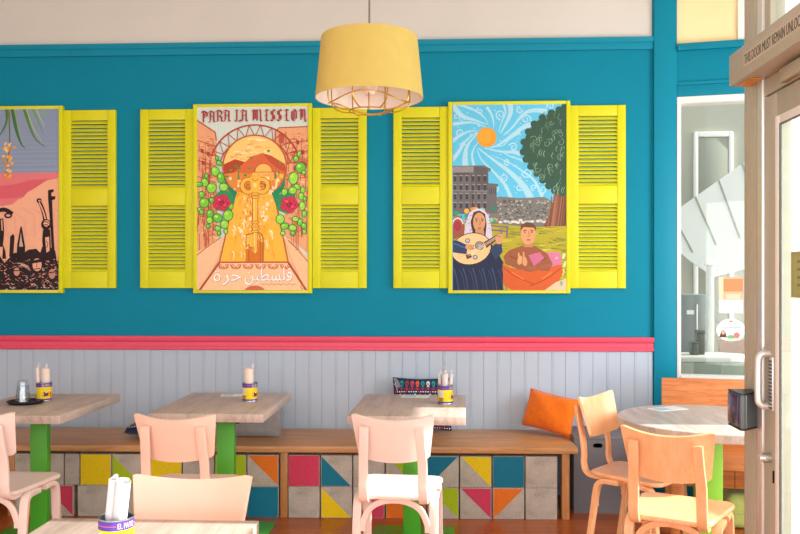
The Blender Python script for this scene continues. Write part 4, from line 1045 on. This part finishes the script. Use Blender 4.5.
for r_ in range(4):
    for c_ in range(6):
        x, y = 454 + c_ * 6, 176 + r_ * 9
        A.poly([(x, y), (x + 2.6, y + .2), (x + 2.6, y + 5.2), (x, y + 5)], (64, 62, 68)); A.line([(x - .4, y - .8), (x + 3.2, y - .6)], .8, (150, 148, 148))
for k in range(4): A.poly([(489.4 + k * 2, 188), (490.6 + k * 2, 188), (490.6 + k * 2, 194), (489.4 + k * 2, 194)], (84, 82, 86))
A.line([(452, 190), (488, 191)], .8, (136, 134, 136)); A.line([(472, 173), (473, 212)], .8, (72, 70, 76))
# tree
A.poly([(543, 228), (550, 214), (554, 200), (555, 186), (567, 186), (567, 228)], (120, 78, 60))
for k in range(16): x = rnd.uniform(548, 566); A.line([(x, 228), (x + 2, 212), (x + 4, 196)], .7, rnd.choice([(150, 100, 76), (92, 58, 46), (166, 112, 84)]), .4, 3)
TR = [(567, 106), (563, 109), (556, 111.6), (547.6, 115), (538, 121), (531.5, 127.5), (526.4, 136.3), (522.6, 148), (524.6, 156), (528.4, 163), (534, 170.6), (540.4, 177.6), (546, 183), (552, 189.4), (558, 192.4), (567, 194)]
A.poly(TR, (50, 84, 68))
for a, c in zip(TR, TR[1:]): A.ell((a[0] + c[0]) / 2, (a[1] + c[1]) / 2, 3.6, 3.4, (50, 84, 68), n=14)
for k in range(70):
    t = rnd.random(); y = 112 + t * 78; xl = 526 + abs(y - 148) * .42 + 3; x = rnd.uniform(min(xl, 562), 566)
    A.line([(x, y), (x - 1.6, y + 3), (x - .6, y + 6)], .5, rnd.choice([(126, 164, 134), (104, 140, 112), (40, 70, 58), (150, 184, 156)]), .3, 4)
for k in range(22): x = rnd.uniform(532, 564); y = rnd.uniform(120, 184); A.curl(x, y, rnd.uniform(2, 4), 1.0, rnd.uniform(0, 360), .6, (118, 156, 126))
# meadow, flowers
A.poly([(452, 222), (500, 224), (530, 227), (567, 226), (567, 290), (452, 290)], (172, 164, 44))
for k in range(120):
    x, y = rnd.uniform(496, 567), rnd.uniform(226, 280)
    A.line([(x, y), (x + rnd.uniform(3, 8), y + rnd.uniform(-1, 1.4)), (x + rnd.uniform(9, 14), y + rnd.uniform(-.6, 1.2))], rnd.uniform(.5, 1.4), rnd.choice([(200, 186, 40), (128, 136, 46), (214, 200, 70), (150, 120, 40), (104, 124, 50)]), .3)
for k in range(30):
    x, y = 453 + rnd.random() * 46, 208 + rnd.random() * 14
    A.ell(x, y, rnd.uniform(1.6, 3), rnd.uniform(1.4, 2.6), rnd.choice([(226, 150, 50), (216, 70, 60), (40, 160, 110), (236, 176, 70), (30, 132, 96), (130, 190, 170), (196, 60, 84)]), n=10)
for x, y in ((564, 256), (565, 264), (563, 272), (565, 282)): A.ell(x, y, 1.5, 3.4, (196, 214, 160), 20, 10)
# person at the left in a red veil
A.poly([(452, 224), (455, 219), (460, 217), (464, 221), (466, 234), (452, 240)], (150, 84, 62)); A.ring(458, 225, 5.4, 7, 1.4, (226, 206, 210), 0, 180, 350); A.ell(458, 226, 3.6, 5, (160, 50, 60))
# purple stool back
for P in ([(490, 225.4), (509, 227.2)], [(491, 229.8), (507, 231.2)], [(508, 226), (507.4, 237)], [(502, 231), (502, 238)]): A.line(P, 1.4, (120, 92, 128))
# oud player
A.poly([(452, 246), (460, 240), (492, 244), (498, 252), (503.6, 262), (503.4, 290), (452, 290)], (26, 38, 68))
for k in range(16): x = 454 + k * 3.2; A.line([(x, 268 + (k % 3)), (x + 3, 278), (x + 5, 290)], .9, [(70, 90, 130), (22, 32, 62), (52, 70, 110)][k % 3], .5, 4)
A.poly([(464, 238), (466, 222), (470, 212), (477, 208), (484, 209.6), (489, 215), (491.6, 226), (493, 240), (484, 242)], (206, 200, 218))
for k in range(40):
    x, y = rnd.uniform(465, 492), rnd.uniform(211, 240); A.ell(x, y, .6, .6, (120, 100, 150), n=6)
A.poly([(471, 222), (474, 212), (480, 210.4), (485.6, 214), (487, 224), (486, 236), (474, 237)], (66, 42, 38))
A.ell(479.6, 222, 6.2, 9.6, (204, 150, 108)); A.poly([(476, 229), (484, 229), (485, 236), (475, 236)], (196, 140, 100))
A.line([(475.4, 219), (478.2, 218.4)], .8, (50, 30, 28)); A.line([(481.4, 218.6), (484, 219.2)], .8, (50, 30, 28)); A.ell(477, 220.6, .9, .6, (40, 26, 26), n=8); A.ell(482.6, 220.6, .9, .6, (40, 26, 26), n=8)
A.line([(480, 219), (480.8, 224), (479.4, 225)], .6, (150, 96, 70)); A.ell(480, 228, 1.9, .8, (166, 84, 76), n=10)
A.ell(471.6, 248.6, 20.6, 16, (60, 40, 34), -14, 34); A.ell(471.6, 248.6, 19.8, 15.2, (234, 196, 142), -14, 34)
for k in range(5): A.line([(454 + k * .8, 246 + k * 3), (478, 242 + k * 2)], .35, (214, 170, 118))
A.poly([(484, 242), (499, 233.6), (501, 237), (487, 248)], (104, 66, 50)); A.ell(480, 245.4, 4.6, 4.4, (96, 84, 84)); A.ell(480, 245.4, 3.4, 3.2, (172, 166, 160)); A.ring(480, 245.4, 2, 2, .6, (96, 84, 84))
for x, y in ((468, 240.4), (475.6, 257)): A.ell(x, y, 2.6, 2.4, (104, 110, 130)); A.ell(x, y, 1.5, 1.4, (190, 192, 198))
A.poly([(466, 255), (471, 253), (472.4, 257), (467.4, 259)], (82, 48, 40)); A.line([(469, 256), (500, 236)], .35, (250, 236, 210)); A.line([(468, 255), (499, 235)], .35, (250, 236, 210))
A.poly([(452, 240), (458, 240.4), (468, 245), (467, 254), (452, 252)], (40, 62, 98)); A.line([(454, 243), (466, 248)], .9, (84, 112, 150)); A.ell(470, 247, 4.4, 2.9, (206, 152, 110), 10); A.line([(471, 246), (475, 245)], .8, (170, 112, 80)); A.line([(471, 248), (475, 248.4)], .8, (170, 112, 80))
A.poly([(490, 250), (495, 244), (502, 243), (503, 252), (496, 260)], (40, 60, 96)); A.ell(500, 238.6, 3.8, 5.6, (206, 152, 110), 10); A.line([(498, 233), (501, 233.6)], .7, (160, 104, 76)); A.line([(497.6, 236), (501.6, 236.8)], .7, (160, 104, 76))
# seated man with a rose cushion
A.poly([(521, 252), (560, 252.4), (562, 258), (560, 268), (522, 270)], (206, 118, 152)); A.ell(557, 258, 2, 1.4, (226, 160, 184), 0, 8); A.ell(541, 256, 2, 1.4, (226, 160, 184), 0, 8)
A.poly([(503, 264), (512, 268), (528, 271), (545, 268), (562, 264), (563.4, 272), (558, 284), (548, 290), (512, 290), (504, 284)], (204, 92, 40))
A.line([(505, 268), (516, 276), (534, 284)], 1.0, (160, 66, 28), smooth=4); A.line([(561, 268), (548, 278), (530, 286)], 1.0, (160, 66, 28), smooth=4); A.line([(512, 272), (524, 279)], 1.4, (226, 122, 62)); A.line([(552, 272), (542, 279)], 1.4, (226, 122, 62))
A.poly([(524, 245), (533, 245), (541, 249), (548, 254), (553, 264), (549, 271), (538, 270), (530, 272), (517, 268), (506, 264), (504, 256), (510, 250)], (150, 88, 58))
A.line([(510, 256), (520, 260), (528, 264)], 1.0, (112, 60, 42), smooth=3); A.line([(546, 258), (538, 262), (531, 264)], 1.0, (112, 60, 42), smooth=3); A.poly([(529, 255), (540, 252), (545, 258), (534, 266)], (196, 108, 144)); A.line([(552, 264), (540, 268), (528, 268)], 3.4, (158, 94, 62), 3)
A.poly([(524.6, 240), (532.4, 240), (533.4, 247), (524, 247)], (190, 134, 92)); A.ell(528.6, 233.8, 7.6, 10.6, (212, 156, 110)); A.poly([(520.8, 231), (521.6, 225), (527, 222), (533, 223), (536.4, 227), (536.4, 231), (534, 227.6), (524, 227)], (104, 66, 48))
A.line([(523.6, 230.6), (527, 230)], .8, (60, 36, 30)); A.line([(530.6, 230), (534, 230.8)], .8, (60, 36, 30)); A.ell(525.4, 232, .9, .6, (40, 26, 24), n=8); A.ell(532.2, 232, .9, .6, (40, 26, 24), n=8); A.line([(529, 231), (529.8, 236), (528, 236.8)], .6, (160, 104, 74)); A.ell(529, 239.8, 2.2, .8, (168, 90, 76), n=10)
A.ell(520.4, 260, 2.6, 4.6, (216, 160, 112), 10); A.ell(525, 261, 2.6, 5, (210, 152, 106), -10); A.line([(519, 252.6), (519.6, 257)], 1.6, (216, 160, 112)); A.line([(524, 252), (524.2, 257)], 1.6, (210, 152, 106)); A.line([(522.6, 256), (522.8, 265)], .5, (150, 96, 66))
A.poly([(545, 290), (556, 282), (567, 278), (567, 290)], (222, 192, 160)); A.ell(561.6, 283, 1.6, 2.6, (120, 176, 140), 0, 8)
A.poly([(452, 104.6), (453.2, 104.6), (453.2, 290), (452, 290)], (130, 170, 190))
picture(.4945, .835, 'oud player painting with an orange sun and a big tree', A)

# louvred shutters
def shutter():
    r = empty('shutter', (0, 0, 0)); W, H = .378, 1.255; st = .058
    b = MB(); T = .028
    b.box(M['yellow'], (-W / 2, -T, 0), (-W / 2 + st, 0, H), .003); b.box(M['yellow'], (W / 2 - st, -T, 0), (W / 2, 0, H), .003)
    for z0, z1 in ((0, .118), (.580, .704), (H - .073, H)): b.box(M['yellow'], (-W / 2 + st, -T + .002, z0), (W / 2 - st, 0, z1), .003)
    b.build('frame', r)
    for z0, z1 in ((.118, .580), (.704, H - .073)):
        b = MB(); n = 18; p = (z1 - z0) / n
        for k in range(n):
            zc = z0 + (k + .5) * p
            b.prism(M['yellow'], [(-.0255, -p * .46), (-.0255, -p * .28), (-.0105, p * .36), (-.0075, p * .36), (-.0075, p * .22), (-.0225, -p * .46)], -W / 2 + st, W / 2 - st,
                    mat=Matrix.Translation((0, 0, zc)) @ Matrix(((0, 0, 1, 0), (1, 0, 0, 0), (0, 1, 0, 0), (0, 0, 0, 1))))
        
        b.build('louvres', r, smooth=0)
    for s, z in ((-1, .2), (-1, H - .2), (1, .2), (1, H - .2)): pass
    return r
s0 = shutter(); s0['group'] = 'yellow louvred shutters'; s0['category'] = 'shutter'
for k, (x, lab) in enumerate([(-2.449, 'yellow louvred shutter on the right side of the rally painting'), (-1.895, 'yellow louvred shutter on the left side of the keyhole painting'), (-.677, 'yellow louvred shutter on the right side of the keyhole painting, below the lamp'),
                              (-.113, 'yellow louvred shutter on the left side of the oud painting'), (1.102, 'yellow louvred shutter on the right side of the oud painting')]):
    o = s0 if k == 0 else dup(s0, (0, 0, 0), 0)
    o.location = (x, 0, 1.423); o['label'] = lab

# ---------------------------------------------------------------- pendant lamp
L = tag(empty('pendant_lamp', (-.313, -1.91, 2.321)), 'yellow drum pendant lamp with brass wire cage', 'lamp')
b = MB(); b.lathe(M['shade_yellow'], [(.250, 0), (.2225, .280), (.2205, .280), (.2482, .0015), (.250, 0)], 72); sh = b.build('shade', L, smooth=60)
b = MB(); b.lathe(M['shade_white'], [(.2478, .0012), (.2200, .2792), (.2190, .2792), (.2468, .0012), (.2478, .0012)], 72); b.build('shade_lining', sh, smooth=60)
b = MB(); b.tube(M['cord'], [(0, 0, .15), (0, 0, 1.424)], .0045, 8); b.build('cord', L)
b = MB(); b.lathe(M['gold'], [(0, .10), (.022, .10), (.024, .17), (.018, .19), (.008, .20), (0, .20)], 20); sk = b.build('socket', L)
b = MB(); b.lathe(M['shade_white'], [(0, .012), (.02, .018), (.034, .04), (.036, .06), (.026, .085), (.016, .10), (0, .10)], 20); b.build('bulb', sk)
b = MB(); b.lathe(M['white_trim'], [(0, 1.424), (.055, 1.424), (.055, 1.41), (.01, 1.40), (0, 1.40)], 24); b.build('ceiling_rose', L)
def wire(P, closed=False):
    b = MB(); b.tube(M['gold'], P, .0032, 8, closed=closed); b.build('cage_wire', L)
for a, rr in ((200, .185), (250, .17), (268, .02), (305, .15), (340, .185), (20, .185), (70, .17), (120, .18), (160, .185)):
    a = math.radians(a); c, s = math.cos(a), math.sin(a)
    wire(spline([(.06 * c, .06 * s, .288), (rr * c, rr * s, .27), (rr * 1.06 * c, rr * 1.06 * s, .15), (rr * 1.06 * c, rr * 1.06 * s, .01), (rr * c, rr * s, -.028), (rr * .75 * c, rr * .75 * s, -.052), (.09 * c, .09 * s, -.058)], 6))
wire([(.092 * math.cos(t), .092 * math.sin(t), -.058) for t in [k * PI / 16 for k in range(32)]], True)
wire([(.19 * math.cos(t), .19 * math.sin(t), -.018 + .016 * math.sin(3 * t)) for t in [k * PI / 24 for k in range(48)]], True)
for a in (215, 330, 90):
    a = math.radians(a); c, s = math.cos(a), math.sin(a)
    b = MB(); b.tube(M['gold'], spline([(.0, 0, .20), (.05 * c, .05 * s, .29), (.10 * c, .10 * s, .302), (.17 * c, .17 * s, .290), (.222 * c, .222 * s, .279)], 5), .003, 8); b.build('spider_arm', L)

# ---------------------------------------------------------------- on the tables
TZ = .75
def can(X, Y, rz, label, z=TZ):
    r = tag(empty('tin_can', (X, Y, z), rz), label, 'can', 'yellow and purple tins holding napkins')
    R_, Hh = .045, .113
    b = MB(); b.lathe(M['tin'], [(0, .002), (.042, .002), (.0445, 0), (.0455, .003), (.0445, .006), (R_ - .0012, .008), (R_ - .0012, Hh - .005), (.0455, Hh - .004), (.0458, Hh - .001), (.0445, Hh), (.0425, Hh - .002), (.0425, .006), (0, .006)], 48); tn = b.build('tin', r)
    A = Art(0, 0, 100, 37, 2 * PI * R_, .101, 5e-5); PU, YE = (86, 62, 160), (246, 214, 20)
    A.poly([(0, 0), (100, 0), (100, 37), (0, 37)], YE); A.poly([(0, 0), (100, 0), (100, 8.4), (0, 8.4)], PU); A.poly([(0, 33.6), (100, 33.6), (100, 37), (0, 37)], PU)
    A.line([(0, 4.2), (100, 4.2)], .8, (216, 90, 130))
    for c in (14, 64): A.poly([(c - 10, .8), (c + 10, .8), (c + 10, 7.4), (c - 10, 7.4)], PU); A.text('EL PATO', c, 4.1, 17, 5.0, (250, 226, 60)); A.text('EL PATO', c + 1, 12.6, 16, 4.6, (70, 160, 60))
    for c in (15, 66):
        A.ell(c - 3, 23, 8.4, 7.4, (226, 150, 50)); A.ell(c - 3, 23, 7, 6.2, (240, 196, 110)); A.poly([(c - 8, 26), (c - 5, 20), (c - 1, 22), (c + 2, 19), (c + 3, 24), (c - 1, 28), (c - 6, 28)], (66, 48, 40)); A.ell(c - 6, 20.5, 1.8, 1.6, (50, 40, 36)); A.ell(c + 1, 26, 2, 1.4, (120, 70, 40))
        A.poly([(c + 6, 19), (c + 10, 19), (c + 10, 32), (c + 6, 32)], (220, 90, 50))
    for c in (36, 86):
        A.poly([(c - 6, 11), (c + 6, 11), (c + 6, 24), (c - 6, 24)], (240, 240, 236)); A.poly([(c - 6, 25), (c + 6, 25), (c + 6, 33), (c - 6, 33)], (196, 160, 40))
        for k in range(6): A.line([(c - 5, 12.6 + k * 1.9), (c + 5, 12.6 + k * 1.9)], .6, (120, 120, 124)); A.line([(c - 5, 26.4 + k * 1.1), (c + 4, 26.4 + k * 1.1)], .5, (110, 70, 40))
    A.refine(.004)
    # sheet wrapped round the tin: its middle faces the room
    A.build('printed_wrapper', M['print'], tn, (0, 0, .007), bend=lambda x, y, zz: ((R_ - y * .5) * math.sin(x / R_), -(R_ - y * .5) * math.cos(x / R_), zz))
    return r
def roll(X, Y, z, tilt, label, h=.20, rad=.017, m=None, rz=0, tip=0.0, group='paper napkin rolls'):
    """a napkin rolled round its cutlery: a loose spiral open at the top"""
    m = m or M['napkin']; b = MB()
    def f(u, v):
        a = u * 2 * PI * 2.2 + rz; rr = rad * (1 - .28 * u)
        top = h + tip * max(0, math.cos(a - rz * .3)) - .004 * u
        return (rr * math.cos(a), rr * math.sin(a), v * top)
    b.slab(m, f, 56, 3, .0009)
    o = b.build('napkin_roll', loc=(X, Y, z), rot=(tilt[0], tilt[1], 0), smooth=60)
    return tag(o, label, 'napkin', group)
can(-2.378, -.835, R(-8), 'yellow purple tin of napkins beside the black tray')
roll(-2.366, -.835, .759, (0, R(0), 0), 'wide napkin roll in the tin beside the black tray', .186, .026, M['napkin_tan'], 1)
roll(-2.404, -.850, .759, (0, R(-2), 0), 'slim pointed napkin roll in the tin beside the black tray', .19, .010, M['napkin_tan'], 2.4, .035)
roll(-2.386, -.805, .759, (R(-2), R(1), 0), 'slim napkin roll behind the wide one, beside the black tray', .20, .008, M['napkin'], .5, .02)
can(-1.127, -.799, R(10), 'yellow purple tin of napkins on the table with the grey cushion behind')
roll(-1.129, -.807, .759, (0, R(-1), 0), 'wide napkin roll in the tin in front of the grey cushion table', .19, .029, M['napkin_tan'], .6)
roll(-1.118, -.767, .759, (R(1), 0, 0), 'thin napkin roll sticking up behind the wide one on the grey cushion table', .205, .007, M['napkin'], .6, .015)
can(.050, -.846, R(14), 'yellow purple tin of napkins on the partly sunlit table')
roll(.048, -.858, .759, (0, R(0), 0), 'middle napkin roll in the tin on the partly sunlit table', .168, .019, M['napkin'], .3, .012)
roll(.022, -.838, .759, (0, R(-2), 0), 'pointed napkin roll leaning left in the tin on the partly sunlit table', .17, .011, M['napkin'], .6, .03)
roll(.046, -.818, .759, (R(-1), 0, 0), 'tallest napkin roll at the back of the tin on the partly sunlit table', .185, .011, M['napkin'], 2.0, .035)
roll(.067, -.836, .759, (0, R(7), 0), 'napkin roll leaning right in the tin on the partly sunlit table', .17, .011, M['napkin'], 4.0, .02)
can(-.838, -3.590, R(6), 'yellow purple tin of napkins on the nearest table')
roll(-.846, -3.572, .758, (R(8), R(9), 0), 'broad white napkin roll in the tin on the nearest table', .205, .0195, M['napkin'], 1.2)
roll(-.869, -3.580, .758, (R(4), R(7), 0), 'slimmer white napkin roll with folded tip on the nearest table', .205, .011, M['napkin'], 3.6, .012)
# tray and upturned glasses
r = tag(empty('tray', (-2.432, -.950, TZ)), 'round black serving tray under the upturned glass', 'tray')
b = MB(); b.lathe(M['black'], [(0, 0), (.090, 0), (.102, .012), (.106, .014), (.105, .017), (.098, .015), (.087, .005), (0, .005)], 56); b.build('dish', r)
r = tag(empty('tumbler', (-2.446, -.955, TZ + .0052)), 'upturned clear ribbed glass standing on the black tray', 'glass')
b = MB(); rb = [(.0445, 0), (.0445, .002), (.040, .05), (.034, .10), (.031, .128), (.028, .133), (0, .133), (0, .125), (.026, .124), (.029, .118), (.032, .09), (.038, .045), (.042, 0), (.0445, 0)]
b.lathe(M['tumbler'], rb, 16); b.build('glass_body', r, smooth=0)
b = MB(); b.lathe(M['tumbler'], [(.0405, .006), (.037, .05), (.031, .098), (0, .104), (0, .101), (.029, .095), (.035, .05), (.0385, .006), (.0405, .006)], 16); 
o = b.build('tumbler', loc=(-2.446, -.955, TZ + .0055), smooth=0); tag(o, 'second clear glass nested inside the upturned one on the tray', 'glass')
# small cards lying on the tables
def card(X, Y, rz, w, h, label):
    A = Art(0, 0, 30, 20, w, h); A.poly([(0, 0), (30, 0), (30, 20), (0, 20)], (244, 246, 248)); A.poly([(2, 3), (16, 3), (16, 17), (2, 17)], (170, 204, 226))
    for k in range(4): A.line([(18, 5 + k * 3.4), (28, 5 + k * 3.4)], 1.0, (186, 196, 206))
    b = MB(); b.box(M['paper'], (-w / 2, -h / 2, 0), (w / 2, h / 2, .0012)); o = b.build('card', loc=(X, Y, TZ + .0002), rot=(0, 0, rz))
    tag(o, label, 'card', 'small printed cards on the tables')
    A.build('printed_face', M['print'], o, (0, -h / 2, .0014), (R(-90), 0, 0))
card(1.305, -.992, R(28), .20, .12, 'white and pale blue card on the round table')
card(-1.290, -.555, R(8), .15, .09, 'small white card at the wall end of the grey cushion table')
card(-.135, -.560, R(-6), .17, .10, 'small white card at the wall end of the partly sunlit table')

# ---------------------------------------------------------------- light
wld = bpy.data.worlds.new('daylight'); scene.world = wld; wld.use_nodes = True
bg = wld.node_tree.nodes['Background']; bg.inputs['Color'].default_value = (0.93, 0.97, 1.0, 1); bg.inputs['Strength'].default_value = 1.6
def area(name, loc, target, sx, sy, power, col=(1, 1, 1)):
    l = bpy.data.lights.new(name, 'AREA'); l.shape = 'RECTANGLE'; l.size = sx; l.size_y = sy; l.energy = power; l.color = col
    o = bpy.data.objects.new(name, l); COL.objects.link(o); o.location = loc
    o.rotation_euler = (Vector(target) - Vector(loc)).to_track_quat('-Z', 'Y').to_euler(); return o
area('daylight_front_window', (-1.4, -7.5, 1.5), (-1.4, 0, .9), 4.6, 2.2, 95, (1.0, .98, .96))
area('daylight_storefront', (XD - .08, -5.9, 1.4), (-1.0, -2.0, .7), 3.0, 2.2, 75, (1.0, .98, .95))
area('daylight_alcove', (3.35, -1.9, 1.35), (0.2, -.8, .7), 1.9, 2.2, 140, (1.0, .98, .96))
sun = bpy.data.lights.new('sun', 'SUN'); sun.energy = 12.0; sun.angle = math.radians(.6); sun.color = (1.0, .96, .90)
so = bpy.data.objects.new('sun', sun); COL.objects.link(so)
so.rotation_euler = Vector((-SUN[0], -SUN[1], -SUN[2])).to_track_quat('-Z', 'Y').to_euler()

# ---------------------------------------------------------------- camera
cam = bpy.data.cameras.new('camera'); cam.sensor_fit = 'HORIZONTAL'; cam.sensor_width = 36; cam.lens = 36 * 820 / 800
cam.shift_y = 13 / 800; cam.clip_start = .05; cam.clip_end = 100
co = bpy.data.objects.new('camera', cam); COL.objects.link(co)
co.location = (0, -5.70, 1.48); co.rotation_euler = (PI / 2, 0, math.atan(5.5e-5 * 820)); scene.camera = co
scene.view_settings.view_transform = 'Standard'; scene.view_settings.look = 'None'
scene.view_settings.exposure = EXPO; scene.view_settings.gamma = 1.0; scene.view_settings.use_curve_mapping = False
scene.cycles.max_bounces = 8; scene.cycles.diffuse_bounces = 4; scene.cycles.transparent_max_bounces = 12
scene.cycles.caustics_reflective = False; scene.cycles.caustics_refractive = False; scene.cycles.sample_clamp_indirect = 4.0
scene.cycles.use_denoising = True
